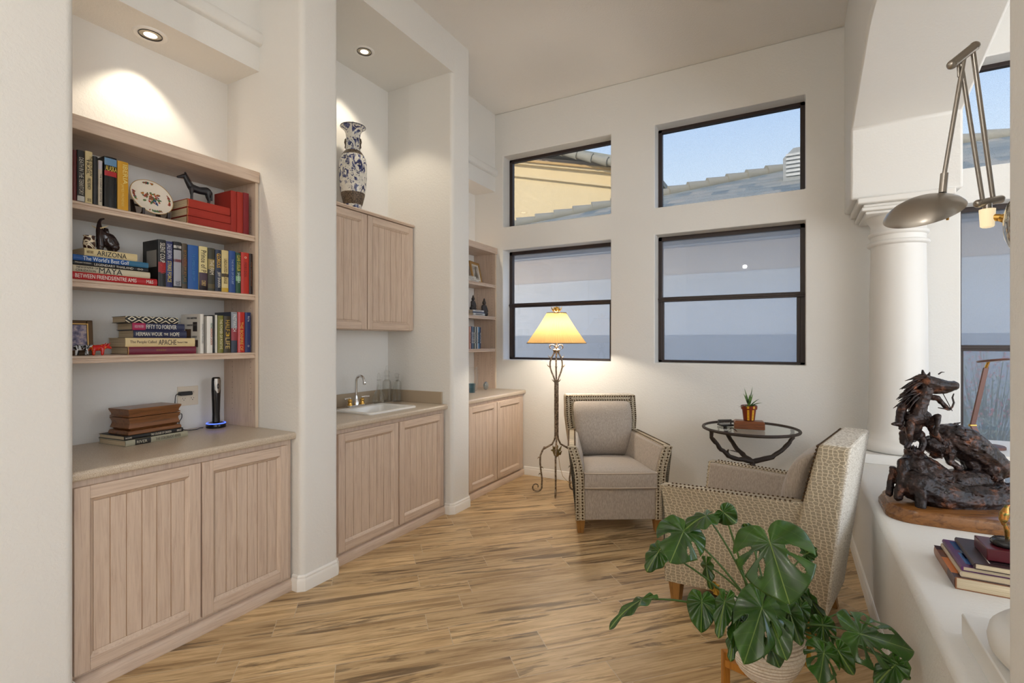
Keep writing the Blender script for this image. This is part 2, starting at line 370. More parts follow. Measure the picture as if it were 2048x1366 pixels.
# columns standing on the ledge
def column(cx,cy,label,flip):
    t=thing('column',label,'column',(cx,cy,ZL))
    h=2.39-ZL; dh=.11 if flip else 0; _x=h-(2.39-ZL)
    b=B(); b.box(-.240,-.24,0,.24,.24,.066); obj('plinth',b,M_col,t,bevel=.004)
    b=B(); pr=[(.20,.066),(.222,.07),(.236,.085),(.240,.105),(.236,.125),(.222,.140),(.206,.146),(.203,.158),(.196,.166),(.184,.20),(.177,.24),(.172,.30),(.170,.50),(.166,1.1),(.158,1.5+dh)]
    b.lathe(pr,48,cap=True); obj('shaft',b,M_col,t,smooth=60)
    b=B(); z=h
    b.lathe([(q_[0],q_[1]+dh) for q_ in [(.158,1.49),(.160,1.515),(.176,1.52),(.182,1.532),(.176,1.546),(.160,1.552),(.160,1.585),(.170,1.588),(.177,1.600),(.174,1.612),(.160,1.622),(.158,1.665),(.168,1.685),(.185,1.712),(.192,1.725)]],48); obj('neck_ring',b,M_col,t,smooth=60)
    b=B()
    for w,z0,z1 in ((.212,1.722,1.742),(.236,1.742,1.768),(.226,1.768,1.790),(.262,1.79,h)):
        b.box(-w,-w,z0+dh,w,w,z1+dh)
    w=.23; obj('capital',b,M_col,t,bevel=.008,seg=3)
    return t
column(.665,4.455,'smooth white round column on the ledge beside the window wall',0)
column(.665,1.635,'white round column at the near right edge, its square plinth on the ledge',1)
# recessed lights
def downlight(name,x,y,z,label,warm=(1,.86,.66),power=14,spot=95,tilt=(0,0,0)):
    t=thing(name,label,'ceiling light',(x,y,z))
    b=B(); b.lathe([(.052,-.001),(.060,-.006),(.072,-.006),(.076,0),(.076,.002),(.052,.002)],40,cap=False); obj('trim_ring',b,M_trim,t,smooth=50)
    b=B(); b.lathe([(.053,-.005),(.051,-.006),(.050,-.003),(.0515,.001)],40,cap=False); obj('gasket',b,M_black,t)
    b=B(); b.lathe([(.051,-.0010),(.030,-.0035)],40,cap=False); obj('reflector',b,M_refl,t,smooth=60)
    b=B(); b.lathe([(.030,-.0036),(.0,-.0040)],40,cap=False); obj('lamp_face',b,M_dl,t,smooth=60)
    l=light('downlight_beam','SPOT',(0,0,-.02),power,warm,tilt,spot_size=R(spot),spot_blend=.35,shadow_soft_size=.04); l.parent=t; return t
M_refl=mat('satin_reflector',srgb(206,196,176),.35,.6)
M_dl=emit('lit_reflector_lamp',(1,.93,.80),1.6)
downlight('recessed_light',-2.925,1.375,3.003,'round recessed light in the soffit above the left bookcase',power=22)
downlight('recessed_light',-2.80,2.757,3.578,'round recessed light in the ceiling of the bar niche above the vase',power=30)
downlight('recessed_light',-2.95,4.13,3.028,'round recessed light in the soffit above the far bookcase, hidden by the pier',power=26)
# ---------------------------------------------------------------- built-in cabinets
def door(parent,x,y0,y1,z0,z1,hs=1,st=.052):
    """beadboard door in the plane x, facing +x, local to parent"""
    b=B(); t=.02
    for (a,c,d,e) in ((y0,y0+st,z0,z1),(y1-st,y1,z0,z1)): b.box(x,a,d,x+t,c,e)
    b.box(x-.001,y0+.001,z0+.001,x+.0035,y1-.001,z1-.001)
    o=obj('door',b,M_oak,parent,bevel=.003)
    for zz in (z1-st,z0):
        r=B(); r.box(x,y0+st,zz,x+t,y1-st,zz+st); obj('rail',r,M_oakh,o,bevel=.003)
    # inner sloped moulding
    a0,a1,c0,c1=y0+st,y1-st,z0+st,z1-st; k=.014
    m=B()
    def quad(p): m.face(p)
    xo,xi=x+t-.001,x+.0055
    quad([(xo,a0,c0),(xo,a1,c0),(xi,a1-k,c0+k),(xi,a0+k,c0+k)]); quad([(xo,a0,c1),(xi,a0+k,c1-k),(xi,a1-k,c1-k),(xo,a1,c1)])
    quad([(xo,a0,c0),(xi,a0+k,c0+k),(xi,a0+k,c1-k),(xo,a0,c1)]); quad([(xo,a1,c0),(xo,a1,c1),(xi,a1-k,c1-k),(xi,a1-k,c0+k)])
    obj('inner_moulding',m,M_oak,o,smooth=0)
    g=B(); g.box(x-.001,a0,c0,x+.0038,a1,c1); obj('groove_backing',g,M_groove,o,smooth=0)
    a0+=k; a1-=k; c0+=k; c1-=k; nb=6; w=(a1-a0)/nb; p=B()
    for i in range(nb):
        p.box(x,a0+i*w+.0014,c0+.001,x+.0065,a0+(i+1)*w-.0014,c1-.001)
    obj('bead_panel',p,M_oak,o,bevel=.0012)
    return o
def base_cabinet(y0,y1,label,doors,sink=False):
    t=thing('base_cabinet',label,'cabinet',(-2.47,(y0+y1)/2,0)); c=(y0+y1)/2
    b=B(); b.box(-.595,y0-c+.004,.066,0,y1-c-.004,.850 if not sink else .735)
    if sink: b.box(-.03,y0-c+.004,.735,0,y1-c-.004,.850)
    obj('body',b,M_oak,t,bevel=.002)
    b=B(); p=[(-.595,0),(.018,0),(.018,.048),(.012,.056),(.0,.0655),(-.595,.0655)]; b.prism(p,y0-c+.003,y1-c-.003,axis=1); obj('base_moulding',b,M_oakh,t,smooth=40)
    for (a,d) in doors: door(t,.002,a-c,d-c,.085,.823)
    return t
def counter(y0,y1,label,xf=-2.432,split=None):
    c=(y0+y1)/2; t=None
    b=B(); p=[(XB+.004,.852),(xf-.012,.852)]+arc(xf-.012,.862,.010,-90,0,4)+arc(xf-.014,.876,.014,0,90,5)+[(XB+.004,.890)]
    if split is None: b.prism([(x+2.47,z) for x,z in p],y0-c,y1-c,axis=1)
    else:
        (sx0,sy0,sx1,sy1)=split; q=[(x+2.47,z) for x,z in p]
        b.prism(q,y0-c,sy0-c,axis=1); b.prism(q,sy1-c,y1-c,axis=1)
        b.box(XB+2.474,sy0-c,.852,sx0+2.47,sy1-c,.890)
        f=[(sx1+2.47,.852)]+q[1:-1]+[(sx1+2.47,.890)]; b.prism(f,sy0-c,sy1-c,axis=1)
    return obj('countertop',b,M_counter,None,loc=(-2.47,c,0.0),smooth=40,label=label,cat='countertop')
base_cabinet(.871,1.876,'near left pale oak base cabinet under the big bookcase',[(.884,1.366),(1.374,1.842)])
base_cabinet(2.149,3.306,'pale oak base cabinet below the bar sink between the two piers',[(2.196,2.740),(2.752,3.272)],True)
base_cabinet(3.572,4.69,'pale oak base cabinet at the far end beside the window wall',[(3.640,4.112),(4.124,4.618)])
counter(.869,1.878,'beige speckled countertop carrying the wooden box, under the near bookcase')
SK=(-2.865,2.585,-2.565,3.005)
ct=counter(2.147,3.308,'beige speckled countertop of the bar niche holding the sink',split=SK)
b=B(); b.box(XB+2.474,2.147-2.7275,.8905,XB+2.492,3.308-2.7275,.988); b.box(XB+2.493,3.290-2.7275,.8905,-2.485+2.47,3.308-2.7275,.988); obj('backsplash',b,mat('beige_splash',srgb(176,160,138),.4),ct,bevel=.002)
counter(3.570,4.693,'pale speckled countertop at the far end beside the window wall',xf=-2.44)
def bookcase(y0,y1,label,xf=-2.80,zs=(2.012,1.668,1.325),zt0=2.412):
    t=thing('bookcase',label,'bookcase',(xf,(y0+y1)/2,.8905)); c=(y0+y1)/2; z=.8905; D=xf-XB-.004; dz=zt0-2.417
    for s,(a,d) in ((0,(y0+.003,y0+.022)),(1,(y1-.022,y1-.003))):
        b=B(); b.box(-D,a-c,0,-.004,d-c,2.355+dz-z); o=obj('side_panel',b,M_oak,t,bevel=.001)
        b=B(); b.box(-.004,a-c-.0 if s else a-c,0,0,d-c,2.355+dz-z); obj('edge_strip',b,mat('pale_edge_strip',srgb(214,196,176),.45),o)
        h=B(); yy=(d+.0006-c) if s==0 else (a-.0006-c)
        for k in range(40):
            zz=.10+k*.032
            for xx in (-.045,-.225): h.lathe([(0,0),(.0024,.0)],8,(xx,yy,zz),axis=1,cap=False)
        obj('shelf_pin_holes',h,M_black,o)
    b=B(); b.box(-D,y0-c+.003,2.372+dz-z,-.0,y1-c-.003,2.398+dz-z); b.box(-.018,y0-c+.003,2.352+dz-z,.014,y1-c-.003,2.417+dz-z); b.box(-D,y0-c+.003,2.355+dz-z,-.018,y1-c-.003,2.372+dz-z); obj('top_board',b,M_oakh,t,bevel=.003)
    for zt in zs:
        b=B(); zt-=z; f=.0; p=[(-D,zt-.024),(-.012,zt-.024),(-.012,zt-.034),(f-.004,zt-.034),(f-.001,zt-.030),(f-.001,zt-.024),(f-.007,zt-.020),(f-.007,zt-.016),(f,zt-.010),(f,zt-.004),(f-.005,zt),(-D,zt)]
        b.prism(p,y0-c+.0235,y1-c-.0235,axis=1); obj('shelf',b,M_oakh,t,smooth=40)
    return t
bookcase(.869,1.878,'tall pale oak bookcase built into the near left niche',-2.765,(2.0241,1.6775,1.3358),2.402)
bookcase(3.570,4.693,'narrow-looking pale oak bookcase in the far niche beside the window wall')
# wall cabinet over the bar
t=thing('wall_cabinet','pale oak wall cabinet with two beadboard doors, blue and white vase on top','cabinet',(-2.81,2.7275,1.488)); c=2.7275
b=B(); b.box(-.266,2.149-c,0,0,3.306-c,.872); obj('body',b,M_oak,t,bevel=.001)
b=B(); b.prism([(-.266,.872),(.026,.872),(.034,.882),(.034,.888),(.028,.894),(-.266,.894)],2.149-c,3.306-c,axis=1); obj('crown_moulding',b,M_oakh,t,smooth=30)
door(t,.002,2.20-c,2.772-c,.004,.866); door(t,.002,2.780-c,3.300-c,.004,.866)
# bar sink and faucet
t=thing('bar_sink','white drop-in bar sink set in the beige countertop','sink',(-2.715,2.795,.8905))
b=B(); w,d=.150,.21; ow,od=.185,.248; dep=.13
def rrect(w,d,r,n=4): return arc(w-r,d-r,r,0,90,n)+arc(-w+r,d-r,r,90,180,n)+arc(-w+r,-d+r,r,180,270,n)+arc(w-r,-d+r,r,270,360,n)
secs=[[(x,y,z) for x,y in rrect(a,e,r)] for a,e,r,z in ((ow,od,.03,.0005),(ow,od,.03,.010),(ow-.006,od-.006,.028,.015),(ow-.02,od-.02,.025,.015),(w-.004,d-.004,.03,.006),(w-.012,d-.012,.04,-.05),(w-.03,d-.03,.05,-dep),(.02,.02,.01,-dep-.004))]
b.loft(secs,cap=False); b.face(secs[-1]); obj('basin',b,M_white,t,smooth=40)
b=B(); b.lathe([(0,-dep+.002),(.018,-dep+.002),(.020,-dep-.001)],20,(0,0,0),cap=False); obj('drain',b,M_chrome,t)
t=thing('bar_faucet','chrome gooseneck bar faucet with two brass-accented lever handles behind the white sink','faucet',(-2.930,2.80,.9045))
b=B(); b.prism(rrect(.024,.085,.02),0,.022); obj('base_plate',b,M_chrome,t,bevel=.004,seg=3,smooth=50,loc=(0,0,-.0135))
b=B(); b.lathe([(.024,.008),(.022,.03),(.014,.05),(.011,.075),(.0105,.08)],24); pts=[(0,0,.07),(0,0,.19)]+[(.042-.042*math.cos(a),0,.19+.042*math.sin(a)) for a in [PI*k/10*1.0 for k in range(1,9)]]
pts+= [(.042-.042*math.cos(PI*.88),.0,.19+.042*math.sin(PI*.88)-.005),(.0865,0,.185)]; b.tube(pts,.0095,14); b.lathe([(.012,0),(.013,.01),(.013,.018),(.010,.026)],16,(.0865,0,.168)); obj('spout',b,M_chrome,t,smooth=60)
for s in (-1,1):
    b=B(); b.lathe([(.020,.007),(.018,.018),(.013,.028),(.017,.040),(.017,.046),(.011,.056),(.006,.060)],20,(0,s*.062,0)); o=obj('handle_post',b,M_brass,t,smooth=50,label='brass handle post')
    b=B(); b.tube([(0,s*.062,.062),(.008,s*.085,.066),(.012,s*.115,.064)],[.006,.0055,.0075],10); b.ball((0,s*.062,.062),.009); b.ball((.0125,s*.119,.064),.008); obj('lever',b,M_chrome,o,smooth=80)
# ---------------------------------------------------------------- outside
M_stucco=mat('grey_beige_stucco',srgb(206,188,166),.85); v=coord(M_stucco); bump(M_stucco,nz(M_stucco,v,60,4,.6),.4,.01)
M_stuccog=mat('lower_wall_grey_blue_stucco',srgb(216,212,204),.85); v=coord(M_stuccog); bump(M_stuccog,nz(M_stuccog,v,60,4,.6),.4,.01)
M_fascia=mat('dark_fascia_board',srgb(96,88,84),.7)
M_yellow=mat('sunny_buff_stucco',srgb(216,198,158),.85); v=coord(M_yellow); bump(M_yellow,nz(M_yellow,v,30,4,.6),.3,.02)
M_tile=mat('grey_green_roof_tile',srgb(128,134,130),.8)
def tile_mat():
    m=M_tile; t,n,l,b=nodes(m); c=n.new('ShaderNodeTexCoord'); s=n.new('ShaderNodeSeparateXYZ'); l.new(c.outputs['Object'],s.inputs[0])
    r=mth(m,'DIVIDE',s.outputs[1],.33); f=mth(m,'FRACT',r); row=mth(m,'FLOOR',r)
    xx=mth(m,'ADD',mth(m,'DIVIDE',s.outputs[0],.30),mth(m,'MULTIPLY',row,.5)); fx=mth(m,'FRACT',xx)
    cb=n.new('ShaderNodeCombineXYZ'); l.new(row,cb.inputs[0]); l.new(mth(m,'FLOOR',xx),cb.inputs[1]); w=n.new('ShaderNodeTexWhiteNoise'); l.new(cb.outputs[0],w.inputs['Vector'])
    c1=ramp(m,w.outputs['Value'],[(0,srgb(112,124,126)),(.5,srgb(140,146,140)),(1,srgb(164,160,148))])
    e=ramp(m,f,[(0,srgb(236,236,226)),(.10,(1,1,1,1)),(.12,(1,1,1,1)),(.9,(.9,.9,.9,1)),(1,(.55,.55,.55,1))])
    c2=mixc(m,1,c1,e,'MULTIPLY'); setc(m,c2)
tile_mat()
b=B(); b.box(-30,YW+.25,-.2,30,60,-.05); struct('ground',b,mat('pale_gravel_ground',srgb(186,172,150),.9),smooth=0)
# unseen roof slab, widened and raised to keep the sun off the side yard
b=B(); b.box(-9,YW-9.5,ZC+.9,9,YW+.55,ZC+1.1); struct('sun_block_roof',b,M_stucco,smooth=0)
t=thing('neighbour_house','single storey grey stucco house with tiled roof across the side yard','house',(0,8,0))
b=B(); b.box(-16,.0,0,14,4,2.90); obj('wall',b,M_stuccog,t,smooth=0)
b=B(); b.box(-16,-.03,2.43,14,.0,2.80); obj('frieze_band',b,M_stucco,t,bevel=.01,label='beige stucco band below the eave')
b=B(); b.box(-16,-.07,2.78,14,.0,2.84); obj('trim_moulding',b,M_stucco,t,bevel=.01)
b=B(); b.box(-16,-.55,2.885,14,0,2.91); obj('eave_soffit',b,M_fascia,t,smooth=0)
b=B(); b.box(-16,-.58,2.87,14,-.55,2.95); obj('fascia',b,mat('pale_fascia',srgb(190,184,172),.7),t,smooth=0)
b=B(); b.box(-16,-.02,0,14,0,1.50); obj('darker_lower_band',b,mat('darker_lower_stucco',srgb(168,168,166),.9),t,smooth=0)  # darker band over the lower part of the wall
# roof: eave line y=-.6, ridge at y=4.4 z=5.18, hip end on the left
m_=.45; zr=lambda y: 2.93+m_*(y+.55)
hipa=Vector((.21,4.4,zr(4.4))); hipb=Vector((-2.44,3.13,zr(3.13))); hipc=hipb+(hipb-hipa)*2.2
b=B(); b.face([(-16,-.62,zr(-.62)),(14,-.62,zr(-.62)),(14,4.4,zr(4.4)),tuple(hipa),tuple(hipb),tuple(hipc),(-16,hipc.y-.6,zr(hipc.y-.6))])
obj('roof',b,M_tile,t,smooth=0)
M_cap=mat('grey_ridge_cap_tile',srgb(150,148,136),.8)
for nm,a,c in (('hip_cap',hipc,hipa),('ridge_cap',hipa,Vector((8,4.4,zr(4.4))))):
    b=B(); d=(c-a); L=d.length; d.normalize(); k=int(L/.42)
    for i in range(k):
        p=a+d*(i*.42); q=a+d*((i+1)*.42+.04); b.tube([p+Vector((0,0,.02)),q+Vector((0,0,.0))],[.15,.11],8)
    obj(nm,b,M_cap,t,smooth=50)
# louvred roof vent (seen in the right upper window)
b=B(); b.prism([(-.35,0),(.35,0),(.35,.45),(.18,.62),(-.18,.62),(-.35,.45)],0,.5,axis=1)
o=obj('roof_vent',b,mat('vent_grey',srgb(150,156,158),.7),t,loc=(.22,2.75,zr(2.75)-.02),smooth=0)
b=B(); 
for k in range(6): b.box(-.30,-.03,.10+k*.075,.30,0,.14+k*.075)
obj('vent_louvres',b,mat('vent_slats',srgb(196,200,200),.6),o,smooth=0)
# taller sunlit gable further back on the left
t=thing('gabled_house','tall sunlit buff stucco gable with dark moulded rake behind the left upper window','house',(0,13,0))
tz=lambda x: 6.74-.257*(x+7.19)
b=B(); b.prism([(-13,0),(-3.35,0),(-3.35,tz(-3.35)),(-9,tz(-9)),(-13,tz(-9)-1.1)],0,5,axis=1); obj('wall',b,M_yellow,t,smooth=0)
def strip(o0,o1,dep,m,name,lab=None):
    b=B(); b.prism([(-9,tz(-9)+o0),(-3.25,tz(-3.25)+o0),(-3.25,tz(-3.25)+o1),(-9,tz(-9)+o1)],-dep,0,axis=1); return obj(name,b,m,t,smooth=0,label=lab)
strip(-.10,.0,.14,M_yellow,'rake_trim'); strip(-.04,.02,.22,mat('tan_bead_trim',srgb(188,156,104),.8),'rake_bead'); strip(-.46,-.40,.10,M_yellow,'lower_band'); strip(.02,.16,.02,mat('grey_soffit_board',srgb(150,140,130),.8),'soffit_board')  # rake bead in a deeper tan than the wall
rzz=lambda x: 6.72-.385*(x+5.9)
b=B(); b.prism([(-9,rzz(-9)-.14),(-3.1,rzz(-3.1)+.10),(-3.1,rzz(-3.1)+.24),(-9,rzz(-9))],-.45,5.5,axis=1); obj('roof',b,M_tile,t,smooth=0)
b=B()
for k in range(14):
    x=-8.8+k*.42; b.tube([(x,-.42,rzz(x)+.03),(x+.46,-.42,rzz(x+.46)+.02)],[.09,.13],8)
obj('edge_tiles',b,M_cap,t,smooth=50)
# shrubs outside the window of the neighbouring room
def shrub(name,loc,h,label,seed,red):
    rnd=random.Random(seed); t=thing(name,label,'shrub',loc)
    b=B(); f=B(); fl=B()
    for k in range(60):
        a=rnd.uniform(0,2*PI); r0=rnd.uniform(0,.10); L=h*rnd.uniform(.6,1.05); sp=rnd.uniform(.05,.5)
        p0=Vector((r0*math.cos(a),r0*math.sin(a),0)); pts=[p0+Vector((math.cos(a)*sp*u*u,math.sin(a)*sp*u*u,L*u)) for u in (0,.35,.7,1)]
        b.tube(pts,[.007,.005,.0035,.002],4)
        for q in range(26):
            u=rnd.uniform(.25,1); i=min(2,int(u*3)); w=u*3-i; p=pts[i].lerp(pts[i+1],w)+Vector((rnd.gauss(0,.05),rnd.gauss(0,.05),rnd.gauss(0,.04)))
            d=Vector((rnd.gauss(0,1),rnd.gauss(0,1),rnd.gauss(0,1))).normalized()*.03; n=d.cross(Vector((rnd.gauss(0,1),rnd.gauss(0,1),1))).normalized()*.006
            f.face([p-d,p+n,p+d,p-n])
        if rnd.random()<red:
            for q in range(7):
                p=pts[3]+Vector((rnd.gauss(0,.05),rnd.gauss(0,.05),rnd.gauss(-.03,.05))); fl.ico(p,.009,1)
    obj('stems',b,mat('shrub_stem',srgb(120,120,84),.8),t); obj('leaves',f,mat('dusty_green_leaf',srgb(160,172,140),.7),t,smooth=0); obj('flowers',fl,mat('coral_red_flower',srgb(214,128,116),.7),t)
shrub('flowering_shrub',(1.55,6.0,-.05),1.35,'loose green shrub with coral red flowers outside the neighbouring window, left one',3,.75)
shrub('flowering_shrub',(2.9,6.6,-.05),1.25,'loose green shrub with coral red flowers outside the neighbouring window, right one',5,.75)
# ---------------------------------------------------------------- upholstery
def fabric(name,c1,c2,scale,rough=.9,aniso=(1,1,1)):
    m=mat(name,c1,rough,0,Sheen_Weight=.25); v=coord(m,'Object',aniso); f=nz(m,v,scale,5,.65); setc(m,ramp(m,f,[(.34,c2),(.66,c1)])); bump(m,f,.12,.002); return m
M_velvet=fabric('taupe_chenille',srgb(186,174,162),srgb(156,145,133),60,.85,(3,3,.7))
M_pip=mat('pale_piping',srgb(196,182,166),.8)
def croc(name,cell,line):
    m=mat(name,cell,.8); t,n,l,b=nodes(m); c=n.new('ShaderNodeTexCoord'); sp=n.new('ShaderNodeSeparateXYZ'); l.new(c.outputs['Object'],sp.inputs[0])
    cb=n.new('ShaderNodeCombineXYZ'); l.new(mth(m,'MULTIPLY',mth(m,'ADD',mth(m,'MULTIPLY',sp.outputs[0],.9),sp.outputs[1]),.80),cb.inputs[0]); l.new(mth(m,'MULTIPLY',sp.outputs[2],1.1),cb.inputs[1])
    vo=n.new('ShaderNodeTexVoronoi'); vo.feature='DISTANCE_TO_EDGE'; vo.voronoi_dimensions='2D'; vo.inputs['Scale'].default_value=58; vo.inputs['Randomness'].default_value=.55; l.new(cb.outputs[0],vo.inputs['Vector'])
    v2=n.new('ShaderNodeTexNoise'); v2.inputs['Scale'].default_value=260; l.new(c.outputs['Object'],v2.inputs['Vector'])
    k=ramp(m,vo.outputs['Distance'],[(.05,line),(.13,cell)]); g=ramp(m,v2.outputs['Fac'],[(.35,(.82,.80,.78,1)),(.6,(1,1,1,1))]); setc(m,mixc(m,.8,k,g,'MULTIPLY')); bump(m,ramp(m,vo.outputs['Distance'],[(.05,(1,1,1,1)),(.14,(0,0,0,1))]),.5,.002); return m
M_croc=croc('reptile_pattern_weave',srgb(168,156,134),srgb(220,206,180))
def herr(name,c1,c2):
    m=mat(name,c1,.9); v=coord(m,'Object',(60,60,110),(0,.5,0)); f=nz(m,v,1.6,2,.5); setc(m,ramp(m,f,[(.38,c2),(.55,c1)])); bump(m,f,.5,.003); return m
M_herr=herr('cream_ribbed_weave',srgb(226,220,208),srgb(184,174,158))
M_nail=mat('antique_brass_nailhead',srgb(84,64,44),.35,.8)
M_leg=oak('honey_wood_leg',srgb(160,116,62),srgb(122,84,42),2,.35)
def armchair(name,label,loc,rot):
    t=thing(name,label,'armchair',loc,rot,None)
    TW=.60                                            # how far the sides lean in towards the rear, in x per y
    def sh(y): return -.105*(y/.72)
    def xo(z): # outer profile
        return .325+.006*(z-.1)/.5+ .052*max(0,(z-.38)/.25)**1.8
    def xi(z):
        return .245+ .006 + .055*max(0,(z-.36)/.27)**1.5
    ztop=lambda y:.635+.02*(y/.72)
    zbot=lambda y:.10+.035*(y/.72)
    for s in (-1,1):
        # padded arm
        secs=[]; N=8
        for iy in range(9):
            y=.006+.70*iy/8; zt=ztop(y)-.006; zb=zbot(y); ring=[]
            zz=[zb+(zt-zb)*k/N for k in range(N+1)]
            hh=lambda z:(z-zb)/(zt-zb)*.535+.10
            ring+=[(s*(xo(hh(z))-.006+sh(y)),y,z) for z in zz]
            ring+=[(s*(xi(hh(z))+sh(y)),y,z) for z in zz[::-1]]
            secs.append(ring)
        b=B(); b.loft(secs); arm=obj('arm',b,M_velvet,t,bevel=.012,seg=3,smooth=50)
        # patterned outside cover, wrapped over the top and the front edge
        secs=[]
        for iy in range(13):
            y=.72*iy/12; zt=ztop(y); zb=zbot(y); zz=[zb+(zt-zb)*k/N for k in range(N+1)]
            out=[(s*(xo((z-zb)/(zt-zb)*.535+.10)+sh(y)),y,z) for z in zz]
            inn=[(s*(xo((z-zb)/(zt-zb)*.535+.10)-.006+sh(y)),y,z) for z in zz]
            lip=[(out[-1][0]-s*.062,y,zt+.001),(out[-1][0]-s*.062,y,zt-.006)]
            secs.append(out+lip+[(inn[-1][0],y,zt-.006)]+inn[:-1][::-1])
        b=B(); b.loft(secs); pc=obj('outside_panel',b,M_croc,t,bevel=.003,smooth=50,label='reptile-patterned woven side cover')
        b=B(); ring=[]; zz=[.10+.535*k/N for k in range(N+1)]
        o_=[(s*(xo(z)+.001),z) for z in zz]; i_=[(s*(xo(z)-.066-.006*0),z) for z in zz]
        b.prism(o_+i_[::-1],-.004,.010,axis=1); obj('front_strip',b,M_croc,pc,bevel=.002,smooth=50)
        nb=B(); import itertools
        for k in range(23):
            z=.115+.51*k/22
            for dx in (.014,.050): nb.ico((s*(xo(z)-dx),-.005,z),.0074,1)
        for k in range(1,29):
            y=.02+.60*k/29
            for dx in (.006,.054): nb.ico((s*(xo(.635)-dx+sh(y)),y,ztop(y)+.001),.0066,1)
        obj('nailhead_rows',nb,M_nail,pc,smooth=60)
    # seat base and cushion
    b=B(); b.loft([[(-.262+.0,.004,.10),(.262,.004,.10),(.262,.004,.325),(-.262,.004,.325)],[(-.17,.66,.13),(.17,.66,.13),(.17,.66,.325),(-.17,.66,.325)]]); obj('seat_base',b,M_velvet,t,bevel=.008,seg=3)
    b=B(); P=[]
    def cs(z,g): 
        return [(x,y,z) for x,y in ((-.262+g,-.022+g),(-.13,-.028+g),(.13,-.028+g),(.262-g,-.022+g),(.238-g,.25),(.205-g,.50-g),(0,.52-g),(-.205+g,.50-g),(-.238+g,.25))]
    b.loft([cs(.328,.012),cs(.334,.003),cs(.345,0),cs(.440,0),cs(.450,.004),cs(.462,.03),cs(.470,.10)]); cu=obj('seat_cushion',b,M_velvet,t,bevel=0,smooth=60)
    b=B()
    for zc in (.342,.446):
        q=[Vector(p) for p in cs(zc,-.001)]; q=q[7:]+q[:6]; pts=[]
        for a,c in zip(q,q[1:]):
            for u in range(4): pts.append(a.lerp(c,u/4))
        pts.append(q[-1]); b.tube(pts,.0045,6)
    obj('piping',b,M_pip,cu,smooth=80)
    # raked back: frame slab and padded cushion
    yo=lambda z:.735+.105*max(0,(z-.15)/.8); yi=lambda z:.565+.155*max(0,(z-.30)/.65)
    hw=lambda z:.228+ .080*min(1,max(0,(z-.12)/.62))
    b=B(); secs=[]
    for z in (.135,.30,.45,.60,.655,.75,.85,.935): 
        w=hw(z); secs.append([(-w,yi(z),z),(w,yi(z),z),(w,yo(z),z),(-w,yo(z),z)])
    b.loft(secs); bf=obj('back_frame',b,M_croc,t,bevel=.016,seg=3,smooth=50,label='reptile-patterned back frame')
    b=B(); secs=[]
    for z in (.13,.40,.60,.75,.92,.937): 
        w=hw(z)-.004 if z<.93 else hw(z)-.012; secs.append([(-w,yo(z)-.012,z),(w,yo(z)-.012,z),(w,yo(z)+.004,z),(-w,yo(z)+.004,z)])
    b.loft(secs); b.box(-.296,yi(.935)+.012,.925,.296,yo(.935),.9385); obj('outside_back',b,M_herr,bf,bevel=.006,seg=2,smooth=50,label='cream ribbed weave on the outside back')
    nb=B()
    for k in range(16):
        z=.665+.26*k/15
        for s in (-1,1):
            for dx in (.012,.044): nb.ico((s*(hw(z)-dx),yi(z)-.002,z-(.0 if dx<.02 else 0)),.0074,1)
    for k in range(29):
        x=-.29+.58*k/28; nb.ico((x,yi(.923)-.002,.923),.0074,1)
        if abs(x)<.26: nb.ico((x,yi(.892)-.002,.892),.0074,1)
    obj('nailhead_rows',nb,M_nail,bf,smooth=60)
    b=B(); secs=[]
    for z,w,th in ((.44,.20,.02),(.455,.215,.06),(.55,.228,.115),(.68,.245,.135),(.78,.252,.125),(.84,.254,.095),(.876,.246,.05),(.888,.225,.006)):
        y0=yi(z); secs.append([(-w,y0+.004,z),(-w,y0-th*.62,z),(-w+.03,y0-th*.93,z),(0,y0-th*1.05,z),(w-.03,y0-th*.93,z),(w,y0-th*.62,z),(w,y0+.004,z)])
    b.loft(secs); obj('back_cushion',b,M_velvet,t,sub=1,smooth=180)
    for x,y,dx,dy in ((-.285,.045,0,0),(.285,.045,0,0),(-.195,.665,0,.03),(.195,.665,0,.03)):
        b=B(); zt=.103+(.035 if y>.3 else 0); s0,s1=.032,.022
        b.loft([[(x-s0,y-s0,zt),(x+s0,y-s0,zt),(x+s0,y+s0,zt),(x-s0,y+s0,zt)],[(x-s1,y-s1+dy,0),(x+s1,y-s1+dy,0),(x+s1,y+s1+dy,0),(x-s1,y+s1+dy,0)]]); obj('leg',b,M_leg,t,bevel=.002)
    return t
armchair('armchair','taupe armchair facing the room beside the floor lamp, window wall behind it',(-1.085,3.575,0),R(30.5))
armchair('armchair','armchair with patterned side and cream back turned this way, behind the large potted plant',(-.525,3.105,0),R(-102.5))
